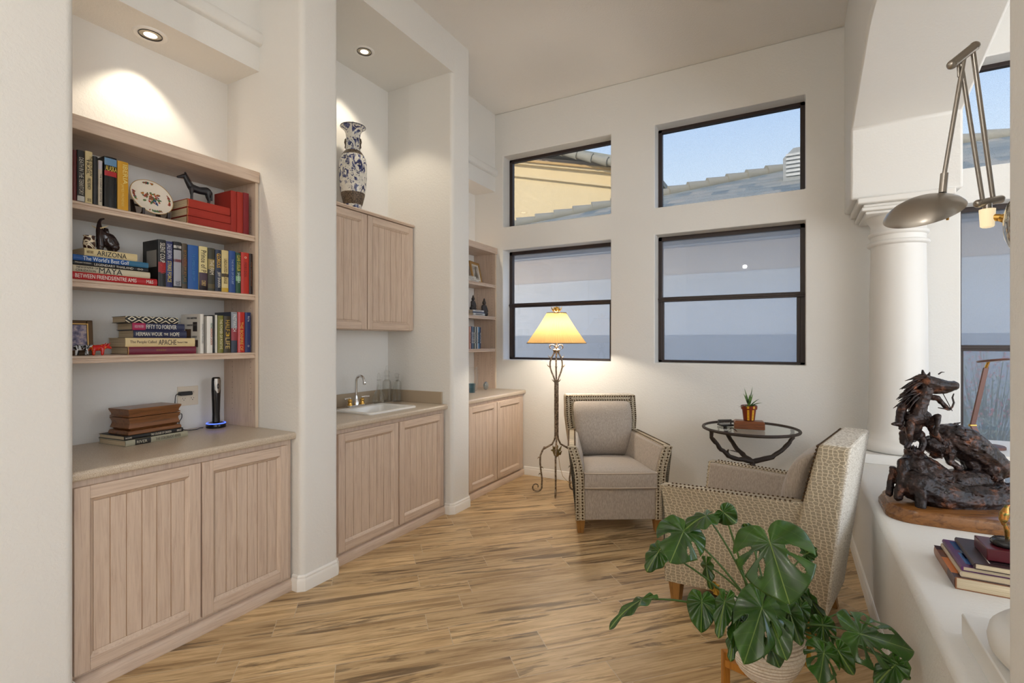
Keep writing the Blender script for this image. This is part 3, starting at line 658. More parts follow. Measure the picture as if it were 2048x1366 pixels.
# ---------------------------------------------------------------- floor lamp
M_iron=mat('aged_wrought_iron',srgb(112,98,84),.5,.55); v=coord(M_iron); setc(M_iron,ramp(M_iron,nz(M_iron,v,60,4,.6),[(.35,srgb(88,72,60)),(.52,srgb(138,124,108)),(.66,srgb(176,160,138))]))
M_gold=mat('gilded_metal',srgb(206,164,84),.3,.9)
LX,LY=-1.885,4.235
t=thing('floor_lamp','tall wrought-iron floor lamp with pleated gold shade standing left of the facing armchair','floor lamp',(LX,LY,0),R(0))
def scroll(c,r0,r1,a0,a1,n,mt):
    return [mt@Vector((c[0]+(r0+(r1-r0)*i/n)*math.cos(R(a0+(a1-a0)*i/n)),0,c[1]+(r0+(r1-r0)*i/n)*math.sin(R(a0+(a1-a0)*i/n)))) for i in range(n+1)]
for k,ang in enumerate((178,262,18)):
    mt=Matrix.Rotation(R(ang+29),3,'Z')
    P=lambda x,z: mt@Vector((x,0,z))
    b=B()
    up=[P(.012,.52),P(.013,.9),P(.013,1.02),P(.020,1.06),P(.045,1.12),P(.060,1.17),P(.058,1.215),P(.040,1.26),P(.020,1.295),P(.013,1.325)]
    up+=scroll((.045,1.345),.034,.012,190,-60,10,mt) if k!=1 else scroll((.036,1.338),.026,.012,190,-40,8,mt)
    b.tube(up,[.0085]*3+[.0075]*7+[.006]*(len(up)-10),8)
    for z,x in ((1.045,.016),(1.17,.060),(1.30,.018)): b.ball(P(x,z),.012,8,(1,1,.7))
    for q,(x,z) in enumerate(((.020,1.03),(.055,1.25),(.063,1.165))): b.tube([P(x,z),P(x+.016,z+.012),P(x+.022,z+.026)],[.006,.004,.001],5)
    obj('upright',b,M_iron,t,smooth=60)
    b=B()
    low=[P(.012,.54),P(.018,.50),P(.040,.455),P(.085,.430),P(.125,.405),P(.148,.35),P(.150,.28),P(.142,.20),P(.132,.13),P(.136,.08)]
    low+=scroll((.185,.062),.052,.014,170,560,20,mt)
    b.tube(low,[.0085]*10+[.0085-.004*i/20 for i in range(21)],8)
    for x,z,s in ((.10,.425,1),(.149,.33,1),(.146,.24,-1),(.14,.18,1)): b.tube([P(x,z),P(x+.016*s,z+.004),P(x+.026*s,z-.012)],[.008,.006,.001],5)
    obj('leg',b,M_iron,t,smooth=60)
b=B(); b.cyl((0,0,1.28),(0,0,1.50),.008); b.lathe([(.02,1.30),(.034,1.315),(.034,1.322),(.012,1.34)],20)
obj('stem',b,M_iron,t,smooth=50)
b=B(); b.lathe([(.004,.335),(.022,.35),(.030,.375),(.020,.40),(.008,.42)],12)
for k in range(7):
    a=k*2*PI/7; d=Vector((math.cos(a),math.sin(a),0)); b.tube([Vector((0,0,.36+.02*(k%3))),d*.035+Vector((0,0,.37+.03*(k%3))),d*.052+Vector((0,0,.40+.035*(k%2)))],[.006,.012,.003],6)
obj('leaf_cluster',b,mat('aged_gilt_leaves',srgb(128,112,72),.5,.6),t,smooth=60)
b=B(); b.tube([(.02,0,.36),(.03,.01,.25),(.05,.03,.16),(.11,.10,.06),(.16,.18,.012),(.25,.30,.004)],.0022,5); obj('power_cord',b,mat('gold_cord',srgb(176,150,104),.5),t)
# shade
def shade_mat():
    m=bpy.data.materials.new('pleated_gold_silk'); m.use_nodes=True; n=m.node_tree.nodes; l=m.node_tree.links; n.clear()
    o=n.new('ShaderNodeOutputMaterial'); d=n.new('ShaderNodeBsdfDiffuse'); tr=n.new('ShaderNodeBsdfTranslucent'); mx=n.new('ShaderNodeMixShader'); mx.inputs[0].default_value=.24
    d.inputs[0].default_value=srgb(196,160,104); tr.inputs[0].default_value=srgb(214,176,118); l.new(d.outputs[0],mx.inputs[1]); l.new(tr.outputs[0],mx.inputs[2]); l.new(mx.outputs[0],o.inputs[0]); return m
M_shade=shade_mat()
b=B(); seg=144; rings=[]
for i in range(9):
    u=i/8; z=1.383+(1.662-1.383)*u; r=.272+(.088-.272)*u-.012*math.sin(PI*u)*.6; ring=[]
    for k in range(seg):
        a=2*PI*k/seg; rr_=r*(1+(.022 if k%2 else -.008)*(.4+.6*u)); ring.append((rr_*math.cos(a),rr_*math.sin(a),z))
    rings.append(ring)
b.loft(rings,cap=False); sh=obj('shade',b,M_shade,t,smooth=0)
b=B(); b.torus((0,0,1.384),.273,.0035,64,6); b.torus((0,0,1.662),.089,.0035,48,6); obj('shade_band',b,mat('brown_shade_band',srgb(92,68,36),.7),sh)
b=B(); 
for k in range(3):
    a=k*2*PI/3; b.cyl((0,0,1.655),(.088*math.cos(a),.088*math.sin(a),1.66),.002,seg=6)
b.cyl((0,0,1.50),(0,0,1.672),.003,seg=8); obj('shade_fitter',b,M_gold,sh)
b=B(); b.lathe([(.004,1.668),(.016,1.672),(.020,1.682),(.014,1.694),(.020,1.704),(.016,1.716),(.004,1.722)],16)
for k in range(6):
    a=k*PI/3+.3; d=Vector((math.cos(a),math.sin(a),0)); b.tube([Vector((0,0,1.676)),d*.028+Vector((0,0,1.682)),d*.042+Vector((0,0,1.70)),d*.05+Vector((0,0,1.722))],[.009,.009,.006,.001],6)
obj('finial',b,M_gold,t,smooth=60,label='gilded leaf finial')
b=B(); b.ball((0,0,1.53),.032,16,(1,1,1.25)); obj('bulb',b,emit('warm_lit_bulb',(1,.84,.62),6),t,smooth=80)
l=light('floor_lamp_glow','POINT',(0,0,1.50),54,(1,.87,.70),shadow_soft_size=.045); l.parent=t
# ---------------------------------------------------------------- glass table
M_branch=mat('dark_bronze_branch',srgb(62,52,46),.55,.4); v=coord(M_branch); bump(M_branch,nz(M_branch,v,70,4,.6),.6,.006)
TX,TY,TZ=-.275,4.27,.735
t=thing('side_table','round glass-topped table on dark bronze branch legs against the window wall','side table',(TX,TY,0))
b=B(); b.lathe([(.330,TZ-.004),(0,TZ-.004)],72,cap=False); obj('glass_top',b,M_tglass,t,smooth=40)
b=B(); b.torus((0,0,TZ-.006),.337,.0115,80,8); obj('rim',b,M_branch,t,smooth=80)
def gnarly(pts,r0,r1,seed,n=5):
    rnd=random.Random(seed); out=[]; pts=[Vector(p) for p in pts]
    for a,c in zip(pts,pts[1:]):
        for i in range(n): out.append(a.lerp(c,i/n)+Vector((rnd.gauss(0,.0022),rnd.gauss(0,.0022),rnd.gauss(0,.0022))))
    out.append(pts[-1]); m=len(out); return out,[(r0+(r1-r0)*i/(m-1))*rnd.uniform(.9,1.12) for i in range(m)]
def leafblade(b,p,d,up,L,w):
    p=Vector(p); d=Vector(d).normalized(); s=d.cross(Vector(up)).normalized(); n=s.cross(d); 
    pr=[0,.6,.95,1,.8,.45,0]; up_=[]; lo=[]
    for i,q in enumerate(pr):
        c=p+d*(L*i/6)
        up_.append(c+s*w*q+n*w*.25*q); lo.append(c-s*w*q+n*w*.25*q)
    mid=[p+d*(L*i/6) for i in range(7)]
    for i in range(6):
        b.face([mid[i],mid[i+1],up_[i+1],up_[i]] if i not in (0,5) else [mid[i],mid[i+1],up_[i+1]] if i==0 else [mid[i],mid[i+1],up_[i]])
        b.face([mid[i],lo[i],lo[i+1],mid[i+1]] if i not in (0,5) else [mid[i],lo[i+1],mid[i+1]] if i==0 else [mid[i],lo[i],mid[i+1]])
A=R(29.055); rgt=Vector((math.cos(A),math.sin(A),0)); fwd=Vector((-math.sin(A),math.cos(A),0))
J=Vector((0,0,.475))+rgt*.015
for k,(o,mids) in enumerate(((rgt*-.315-fwd*.03,[(-.305,.67),(-.23,.575),(-.16,.515)]),(rgt*.325+fwd*.0,[(.315,.665),(.25,.575),(.16,.515)]),(rgt*-.07+fwd*.315,[None]))):
    b=B()
    if k<2: pts=[o+Vector((0,0,TZ-.012))]+[rgt*x+fwd*(-.02)+Vector((0,0,z)) for x,z in mids]+[J]
    else: pts=[o+Vector((0,0,TZ-.012)),rgt*-.095+fwd*.20+Vector((0,0,.66)),rgt*-.06+fwd*.10+Vector((0,0,.55)),J]
    q,r=gnarly(pts,.0135,.019,k+3); b.tube(q,r,9)
    if k==0: b.tube([rgt*-.18-fwd*.02+Vector((0,0,.535)),rgt*-.185-fwd*.03+Vector((0,0,.565)),rgt*-.178-fwd*.03+Vector((0,0,.575))],[.009,.008,.005],6); leafblade(b,rgt*-.178-fwd*.03+Vector((0,0,.57)),rgt-Vector((0,0,.28)),(0,.3,1),.075,.018)
    if k==1: leafblade(b,rgt*.29-fwd*.02+Vector((0,0,.62)),-rgt-Vector((0,0,.6)),(0,.3,1),.06,.013)
    if k==2: leafblade(b,rgt*-.055+fwd*.2+Vector((0,0,.70)),rgt-Vector((0,0,.7)),(0,.3,1),.06,.014); b.tube([rgt*-.10+fwd*.21+Vector((0,0,.665)),rgt*-.055+fwd*.2+Vector((0,0,.70))],.004,5)
    obj('branch_leg',b,M_branch,t,smooth=60)
b=B(); q,r=gnarly([J+Vector((0,0,.005)),J+Vector((.005,0,-.06)),J+Vector((-.004,.004,-.14))],.022,.024,9); b.tube(q,r,10); obj('trunk',b,M_branch,t,smooth=60)
for k in range(3):
    a=R(29+20+120*k); d=Vector((math.cos(a),math.sin(a),0)); b=B(); q,r=gnarly([J+Vector((-.004,.004,-.135)),J+d*.06+Vector((0,0,-.24)),J+d*.16+Vector((0,0,-.36)),J+d*.24+Vector((0,0,-.448)),J+d*.27+Vector((0,0,-.458))],.02,.0155,20+k); b.tube(q,r,9); obj('foot_branch',b,M_branch,t,smooth=60)
# on the table: wooden box, painted pot with succulent, black phone
M_redwood=oak('red_brown_box_wood',srgb(128,76,46),srgb(82,42,26),0,.35,2)
ba=R(8)
t=thing('wooden_box','small reddish brown wooden box on the round glass table, under the painted pot','box',(TX-.005,TY-.035,TZ+.0005),ba)
b=B(); b.box(-.105,-.055,0,.105,.055,.038); obj('box_body',b,M_redwood,t,bevel=.002); b=B(); b.loft([[(-.105,-.055,.0385),(.105,-.055,.0385),(.105,.055,.0385),(-.105,.055,.0385)],[(-.105,-.055,.052),(.105,-.055,.052),(.105,.055,.052),(-.105,.055,.052)],[(-.095,-.045,.060),(.095,-.045,.060),(.095,.045,.060),(-.095,.045,.060)]]); obj('box_lid',b,M_redwood,t,bevel=.001)
t=thing('cordless_phone','small black and silver device lying on the left of the glass table','phone',(TX-.175,TY+.02,TZ+.0005),R(35))
b=B(); b.box(-.055,-.035,0,.055,.035,.012); obj('body',b,M_black,t,bevel=.003); b=B(); b.box(-.055,.010,.012,-.047,.022,.045); b.box(.047,.010,.012,.055,.022,.045); b.box(-.055,.010,.038,.055,.022,.046); obj('bracket',b,mat('dark_steel',(.12,.12,.12),.3,.8),t,bevel=.001)
t=thing('potted_succulent','small spiky succulent in a glazed brown pot with yellow stripes, on the wooden box','potted plant',(TX-.005,TY-.03,TZ+.062))
M_glz=mat('glazed_brown_red',srgb(122,48,24),.15)
b=B(); b.lathe([(.036,0),(.040,.003),(.050,.085),(.056,.086),(.058,.094),(.059,.112),(.055,.114),(.052,.104),(.049,.09)],36); pot=obj('pot',b,M_glz,t,smooth=40)
b=B(); b.lathe([(0,.100),(.052,.100)],24,cap=False); obj('soil',b,mat('potting_soil',(.03,.02,.015),.9),t)
for ang in (-62-90+29+30,-28-90+29+38,60,150,100):
    b=B(); a=R(ang); d=Vector((math.cos(a),math.sin(a),0)); s=Vector((-d.y,d.x,0)); w=.0075
    for z0,z1,r0,r1 in ((.004,.084,.0404,.0502),(.0945,.112,.0585,.0592)):
        b.face([d*(r0+.0006)+s*w+Vector((0,0,z0)),d*(r0+.0006)-s*w+Vector((0,0,z0)),d*(r1+.0006)-s*w+Vector((0,0,z1)),d*(r1+.0006)+s*w+Vector((0,0,z1))])
    o=obj('yellow_stripe',b,mat('yellow_glaze',srgb(224,166,40),.2),pot,smooth=0)
    k=B()
    for z in (.02,.045,.07,.102):
        rr_=.0404+(z-.004)*.1225+.0014 if z<.09 else .0597; c=d*rr_; e=.0028
        k.face([c+s*e+Vector((0,0,z)),c+Vector((0,0,z-e)),c-s*e+Vector((0,0,z)),c+Vector((0,0,z+e))])
    obj('dots',k,M_black,o,smooth=0)
M_succ=mat('succulent_green',srgb(70,104,50),.45); v=coord(M_succ); setc(M_succ,ramp(M_succ,nz(M_succ,v,30,2),[(.4,srgb(44,76,36)),(.6,srgb(104,140,70))]))
rnd=random.Random(4)
for k in range(15):
    a=k*2.4+.3; el=rnd.uniform(.25,1.25) if k>2 else 1.4-k*.1; L=rnd.uniform(.07,.13) if k>1 else .15; d=Vector((math.cos(a)*math.cos(el),math.sin(a)*math.cos(el),math.sin(el)))
    b=B(); p=Vector((0,0,.10)); s=d.cross(Vector((0,0,1))).normalized(); up=s.cross(d); pts=[]
    secs=[]
    for i in range(7):
        u=i/6; c=p+d*L*u-Vector((0,0,.05*u*u*L/.1*(1.2-el))); w=.0105*(1-u)**.6*(.6+1.2*u*(1-u)*2); secs.append([c-s*w+up*w*.5,c-up*w*.3,c+s*w+up*w*.5,c+up*w*.05])
    b.loft(secs); obj('leaf',b,M_succ,t,smooth=60)
# ---------------------------------------------------------------- books and ornaments of the near bookcase
M_page=mat('aged_page_edges',srgb(214,198,166),.85); v=coord(M_page,'Object',(1,400,1)); setc(M_page,ramp(M_page,nz(M_page,v,3,2),[(.35,srgb(176,158,124)),(.6,srgb(222,206,176))]))
def cmat(c,rough=.42):
    k=mat('cover_%02x%02x%02x'%c,tuple(q*.86 for q in srgb(*c)[:3]),rough); return k
def book(name,label,loc,th,h,D,col,title=None,tcol=(230,225,210),flat=False,rot=0,group=None,bands=(),size=(.70,.55),page=None,cat='book',lines=None,jacket=None,tz=.5,rough=.42):
    """spine on local +x face, thickness along y, height along z; flat books lie with the spine facing +x"""
    if flat: t=thing(name,label,cat,loc,(R(90),0,rot),group)
    else: t=thing(name,label,cat,loc,(0,0,rot),group)
    m=cmat(col,rough); ct=.0022; sq=.003; b=B(); n=6
    # one wrap-round cover with a slightly rounded spine
    out=[(-D,0),(-.004,0)]+[(-.004+.004*math.sin(PI*k/n)**.6 if 0<k<n else -.004, th*k/n) for k in range(1,n)]+[(-.004,th),(-D,th)]
    inn=[(-D,th-ct),(-.007,th-ct),(-.007,ct),(-D,ct)]
    b.prism(out+inn,0,h); c=obj('cover',b,m,t,smooth=40)
    b=B(); b.box(-D+.004,ct,sq,-.0075,th-ct,h-sq); obj('pages',b,M_page,t,smooth=0)
    for z0,z1,bc in bands:
        b=B(); b.prism([(x+.0006 if x>-.006 else x,y) for x,y in out[1:-1]],z0*h,z1*h); obj('spine_band',b,cmat(bc),c,smooth=40)
    L=lines if lines else ([(title,tz,size[0],size[1],tcol,.5)] if title else [])
    for (s,zc,fl,fh,tc,yc) in L:
        me=text_mesh(s,h*fl,th*fh)
        # text x -> -z, text y -> +y, text z -> +x
        M=Matrix(((0,0,1,.0012),(0,1,0,th*yc),(-1,0,0,h*(1-zc)),(0,0,0,1))); me.transform(M)
        obj('spine_lettering',me,cmat(tc),t,smooth=0)
    if jacket: jacket(t,th,h,D)
    return t
XS=-2.815; G1='books standing on the upper shelf of the near bookcase'; G2='books standing on the middle shelf of the near bookcase'; G3='books standing on the lower shelf of the near bookcase'
def std(rows,z,prefix_group,X=XS):
    for (y,th,h,col,label,kw) in rows: book('book',label,(X+kw.pop('dx',0),y,z),th-.0012,h,kw.pop('D',.165),col,group=prefix_group,**kw)
Z1,Z2,Z3=2.0325,1.6815,1.3355
std([(1.012,.016,.229,(92,24,26),'dark maroon book at the left end of the upper shelf',{}),
 (1.029,.028,.235,(24,24,26),'tall black book with silver spine lettering, beside the maroon book on the upper shelf',dict(title='DEATH IN THE TERRITORY',tcol=(196,190,176),size=(.72,.62),bands=[(.02,.12,(200,200,196))])),
 (1.058,.028,.240,(216,198,148),'cream book titled The Outlaw Trail on the upper shelf',dict(lines=[('THE OUTLAW',.28,.38,.34,(40,34,26),.72),('TRAIL',.30,.30,.34,(40,34,26),.30),('WILD BUNCH',.62,.22,.5,(60,50,40),.5),('OO',.93,.06,.5,(60,40,30),.5)])),
 (1.0875,.019,.225,(22,22,24),'plain black book between the two cream spines of the upper shelf',{}),
 (1.1075,.017,.212,(206,194,172),'thin cream book with small grey lettering, left of the thick black ALASKA',dict(title='THE COUNT OF MONTE',tcol=(84,76,84),size=(.62,.42),tz=.60,bands=[(.80,.99,(196,190,200))])),
 (1.130,.050,.239,(16,16,18),'thick black book with ALASKA on its spine',dict(rot=0,D=.165,dx=.004,bands=[(.62,.72,(178,26,34)),(.83,.97,(104,146,186))],rough=.2)),
 (1.184,.046,.235,(214,158,22),'thick yellow book with IBERIA on its spine',dict(lines=[('IBERIA',.26,.40,.42,(248,226,140),.66),('JAMES MICHENER',.70,.46,.30,(248,214,110),.40)])),
],Z1,G1)
# horizontal lettering on ALASKA
me=text_mesh('ALASKA',.044,.024); me.transform(Matrix(((0,0,1,XS+.0056),(1,0,0,1.1545),(0,1,0,Z1+.184),(0,0,0,1))))
for o in list(bpy.data.objects):
    if o.get('label','').startswith('thick black book with ALASKA'): q=obj('spine_lettering',me,cmat((236,206,92)),o,smooth=0); q.matrix_parent_inverse=Matrix.Translation(-Vector(o.location))
RED=(196,52,30)
for k,(z,hh,c,w) in enumerate(((0,.043,(158,38,24),'bottom'),(.0435,.045,(166,42,26),'middle'),(.089,.046,(172,46,28),'top'))):
    book('book','red cloth book lying flat at the %s of the stack under the black horse'%w,(XS+.002,1.737-.002*k,Z1+z),hh-.0022,.238-.003*k,.165,c,flat=True,group='red cloth books of the upper shelf',rough=.7,bands=[(.985,1.0,(196,132,74)),(0,.01,(150,34,22))])
std([(1.7405,.036,.238,(160,38,24),'upright red cloth book touching the red stack',dict(rough=.7)),(1.7775,.037,.241,(166,42,26),'upright red cloth book between its red and its wine-red neighbours',dict(rough=.7)),(1.8155,.036,.246,(130,26,36),'wine red cloth book with faint gilt lines at the right end of the upper shelf',dict(rough=.7,lines=[('THE WORKS OF',.14,.0001,.001,(190,120,80),.5)]))],Z1,G1)
# flat stack with the elephant
ST='flat books of the stack under the elephant'
book('book','red book lettered Between Friends, bottom of the elephant stack',(XS+.006,1.352,Z2),.034,.345,.25,(178,14,26),flat=True,group=ST,lines=[('BETWEEN FRIENDS/ENTRE AMIS',.38,.70,.55,(240,226,220),.5),('M&S',.90,.09,.5,(240,226,220),.5)])
book('book','cream book lettered MAYA, second from the bottom of the elephant stack',(XS+.002,1.322,Z2+.0345),.030,.310,.25,(212,202,176),flat=True,group=ST,lines=[('MAYA',.46,.30,.85,(30,28,26),.5),('CIVILIZATION',.15,.24,.34,(60,54,46),.28),('NEWSPAPER OF',.17,.26,.30,(60,54,46),.72)])
book('book','black book lettered Legendary Thailand in the elephant stack',(XS+.003,1.313,Z2+.065),.020,.302,.25,(22,22,26),flat=True,group=ST,lines=[('LEGENDARY THAILAND',.52,.52,.55,(220,214,204),.5),('WILLIAM WARREN',.12,.2,.3,(220,214,204),.6),('oo',.88,.08,.4,(220,214,204),.5)])
book('book',"blue book lettered The World's Best Golf in the elephant stack",(XS+.004,1.313,Z2+.0855),.026,.302,.25,(24,84,158),flat=True,group=ST,lines=[("The World's Best Golf",.42,.60,.75,(226,236,244),.5)],bands=[(0,.28,(44,110,150))])
book('book','cream book lettered ARIZONA, top of the elephant stack',(XS,1.266,Z2+.112),.035,.212,.18,(222,204,156),flat=True,group=ST,lines=[('ARIZONA',.50,.56,.66,(34,28,24),.5),('HISTORY',.10,.12,.35,(120,90,40),.5)])
def coverblock(t,th,h,D):
    b=B(); b.box(-.115,-.0008,h*.42,-.020,0,h*.78); obj('cover_label',b,cmat((150,148,144)),t,smooth=0)
std([(1.355,.037,.238,(18,18,20),'black book lettered SILENT COUP with a grey label on its cover',dict(D=.155,dx=.012,jacket=coverblock,lines=[('SILENT COUP',.28,.42,.62,(232,226,216),.5),('GETTLIN',.62,.20,.55,(204,26,30),.5)],bands=[(.30,.52,(150,20,24))])),
 (1.3945,.036,.237,(30,40,98),'navy book lettered Dale Brown Strike Force',dict(lines=[('DALE BROWN',.22,.32,.62,(206,210,226),.5),('STRIKE FORCE',.66,.46,.5,(226,206,96),.5)],bands=[(.25,.55,(44,66,130))])),
 (1.4335,.039,.242,(26,26,28),'black and silver book with a thin red band',dict(bands=[(.04,.82,(168,170,180)),(.56,.62,(170,30,44)),(.86,.92,(206,204,200))],lines=[('GRISHAM',.10,.14,.5,(30,30,32),.5),('TUROW',.90,.10,.6,(24,24,24),.5)])),
 (1.475,.027,.239,(74,62,44),'dark mosaic patterned book on the middle shelf',dict(title='BYZANTIUM ATLAS',tcol=(150,110,60),size=(.7,.5),bands=[(.1,.3,(44,58,52)),(.5,.66,(96,52,36))])),
 (1.5045,.055,.237,(20,88,166),'broad plain blue book in the middle of the middle shelf',dict(title='THE CAMBRIDGE ANATOMY',tcol=(60,130,196),size=(.62,.30))),
 (1.5625,.046,.239,(222,208,150),'cream and purple book lettered Prince of',dict(bands=[(0,.40,(64,44,62)),(0,.12,(40,34,34))],lines=[('Prince of P',.34,.50,.62,(70,56,44),.5),('CONROY',.84,.13,.5,(222,190,120),.5)])),
 (1.6105,.038,.238,(52,50,34),'dark olive book with pale square letters',dict(bands=[(.50,.74,(150,132,74)),(.06,.16,(84,74,44))],title='THE FIRM',tcol=(226,216,196),size=(.34,.6),tz=.45)),
 (1.6505,.035,.234,(34,48,76),'dark blue book lettered GLORIOUS',dict(lines=[('GLORIOUS',.26,.34,.62,(238,190,60),.5),('JEFF SHAARA',.72,.38,.55,(226,220,206),.5)],bands=[(.0,.1,(24,30,50))])),
 (1.687,.040,.237,(214,196,140),'cream and gold book with a tiny black figure',dict(title='UNDAUNTED COURAGE',tcol=(120,96,40),size=(.60,.45),bands=[(0,.10,(196,160,44)),(.36,.44,(60,50,36))])),
 (1.7285,.040,.241,(30,70,140),'blue book right of the cream and gold one on the middle shelf',dict(title='THE RIVER OF DOUBT',tcol=(160,180,210),size=(.6,.28))),
 (1.770,.031,.236,(26,74,46),'dark green book lettered CLIVE CUSSLER',dict(lines=[('CLIVE CUSSLER',.26,.40,.62,(226,206,70),.5),('SAHARA',.62,.26,.5,(214,230,220),.5)],bands=[(.30,.42,(126,176,130))])),
 (1.802,.050,.243,(190,46,32),'bright orange red book with MOBY DICK in brown lettering',dict(lines=[('MOBY DICK',.42,.36,.34,(120,30,24),.5),('o',.12,.05,.28,(240,220,200),.5)])),
 (1.853,.021,.242,(44,26,22),'dark brown book at the right end of the middle shelf',dict(title='THE CHRONICLES',tcol=(140,90,60),size=(.6,.4)))],Z2,G2)
# lower shelf: flat stack and upright run
S3='flat books of the stack beside the red figurine'
book('book','maroon book with a gilt rule, bottom of the lower shelf stack',(XS,1.546,Z3),.038,.312,.21,(112,16,48),flat=True,group=S3,rot=R(-4),lines=[('*****',.46,.14,.25,(176,130,70),.55)],bands=[(.985,1.0,(176,130,70))])
book('book','cream book lettered The People Called APACHE',(XS,1.540,Z3+.0385),.044,.316,.21,(228,206,156),flat=True,group=S3,rot=R(-4),lines=[('The People Called',.24,.36,.42,(110,84,60),.5),('APACHE',.58,.26,.60,(60,44,34),.5),('Thomas E. Mails',.80,.16,.2,(110,84,60),.5)])
book('book','navy book lettered Herman Wouk The Hope',(XS,1.497,Z3+.083),.038,.240,.19,(22,30,72),flat=True,group=S3,rot=R(-4),lines=[('HERMAN WOUK',.28,.48,.52,(232,226,210),.5),('THE',.59,.08,.30,(232,226,210),.5),('HOPE',.76,.18,.52,(232,226,210),.5)])
book('book','navy and magenta book lettered Fifty to Forever',(XS,1.487,Z3+.1215),.035,.236,.19,(28,36,76),flat=True,group=S3,rot=R(-4),lines=[('FIFTY TO FOREVER',.54,.58,.62,(236,232,224),.5),('HUGH PRATHER',.12,.16,.4,(220,180,200),.5)],bands=[(.76,1.0,(170,36,86))])
M_snake=mat('black_cream_geometric_pattern',(.8,.78,.7),.5)
def snake():
    m=M_snake; t,n,l,b=nodes(m); c=n.new('ShaderNodeTexCoord'); s=n.new('ShaderNodeSeparateXYZ'); l.new(c.outputs['Object'],s.inputs[0])
    u=mth(m,'MULTIPLY',s.outputs[2],17.0); tri=mth(m,'ABSOLUTE',mth(m,'SUBTRACT',mth(m,'FRACT',u),.5)); vv=mth(m,'ABSOLUTE',mth(m,'SUBTRACT',mth(m,'MULTIPLY',s.outputs[1],26.0),.5))
    q=mth(m,'FRACT',mth(m,'MULTIPLY',mth(m,'ADD',tri,vv),2.6)); setc(m,ramp(m,q,[(.52,srgb(18,18,20)),(.56,srgb(226,216,190)),(.82,srgb(226,216,190)),(.86,srgb(60,66,70))]))
snake()
t=book('patterned_box','black and cream geometric patterned book, top of the lower shelf stack',(XS,1.455,Z3+.157),.032,.232,.17,(206,198,176),flat=True,group=S3,rot=R(-4))
t.name='book'
for ch in t.children:
    if ch.name.startswith('cover'): ch.data.materials[0]=M_snake
def photojacket(t,th,h,D):
    for (x0,x1,z0,z1,c) in ((-.060,-.028,.56,.80,(46,44,50)),(-.118,-.075,.20,.62,(96,72,58)),(-.058,-.022,.16,.34,(70,56,54))):
        b=B(); b.box(x0,-.0008,h*z0,x1,0,h*z1); obj('cover_photo',b,cmat(c),t,smooth=0)
    for k,(s,zz) in enumerate((('ETHEL BARRYMORE',.90),('DOROTHY PARKER',.72),('WAS VERY',.42))):
        me=text_mesh(s,.075,.010); me.transform(Matrix(((1,0,0,-.066),(0,0,1,-.0016),(0,1,0,h*zz),(0,0,0,1)))); me.transform(Matrix.Identity(4)); obj('cover_lettering',me,cmat((90,88,92)),t,smooth=0)
std([(1.566,.021,.214,(226,224,218),'white book whose cover shows small black photographs',dict(D=.150,dx=.008,rot=R(9),jacket=photojacket,title='DOROTHY PARKER',tcol=(150,150,150),size=(.5,.4))),
 (1.605,.032,.205,(232,230,224),'plain white paperback on the lower shelf',dict(lines=[('GEORGIA LASKIN',.55,.45,.30,(180,90,50),.72),('MONA',.26,.14,.30,(60,120,80),.72)])),
 (1.6385,.010,.212,(26,26,30),'thin black book between two white spines',{}),
 (1.6495,.014,.213,(222,220,212),'thin white book left of the olive one on the lower shelf',{}),
 (1.6665,.031,.211,(120,118,44),'olive green book lettered The Power of Positive',dict(title='THE POWER OF POSITIVE',tcol=(236,226,190),size=(.80,.5))),
 (1.699,.041,.210,(56,46,24),'dark book with large gold letters on the lower shelf',dict(lines=[('HALF',.26,.30,.6,(190,156,60),.5),('LIFE',.74,.30,.6,(206,180,110),.5),('3',.50,.12,.5,(214,176,50),.5)])),
 (1.742,.037,.235,(46,54,74),'grey blue and red book lettered in white on the lower shelf',dict(title='PASTWATCH',tcol=(232,232,232),size=(.42,.55),tz=.27,bands=[(.60,1.0,(140,146,156)),(.30,.60,(150,50,60))])),
 (1.781,.044,.237,(186,42,32),'glossy red book with gilt lettering on the lower shelf',dict(title='THE BONFIRE OF',tcol=(230,176,80),size=(.7,.42),tz=.6,rough=.2)),
 (1.827,.036,.237,(24,44,104),'navy book at the right end of the lower shelf',dict(lines=[('Only You',.16,.14,.4,(226,226,226),.5),('o',.84,.05,.3,(200,200,210),.5)]))],Z3,G3)
# plate on its stand
M_dwood=mat('dark_stained_wood',srgb(40,28,26),.4)
M_plate=mat('ivory_china',srgb(236,228,214),.12)
PY=1.368
t=thing('decorative_plate','ivory china plate with a gilt rim and painted birds, leaning on a dark stand','plate',(-2.905,PY,Z1+.018))
tl=Matrix.Rotation(R(-68),3,'Y')   # disc axis leaning back
tl=Matrix.Rotation(R(68),3,'Y'); PR=.100
mtp=tl
def onp(x,y,z): return mtp@Vector((x,y,z))
b=B(); b.lathe([(0,0),(.060,.000),(.070,.004),(.096,.011),(.100,.013),(.099,.015),(.095,.0135),(.068,.0068),(.058,.0035),(0,.0032)],72,(0,0,PR*.93),mtx=mtp,cap=False); pl=obj('plate_body',b,M_plate,t,smooth=60)
b=B(); b.torus(tuple(Vector((0,0,PR*.93))+onp(0,0,.0142)),.0985,.0016,72,6,mtx=mtp); obj('gilt_rim',b,mat('gilt_line',srgb(196,160,96),.3,.4),pl)
rnd=random.Random(8)
cen=Vector((0,0,PR*.93))
cols=((196,74,44),(70,112,84),(60,84,140),(196,130,60),(96,128,80),(160,80,70))
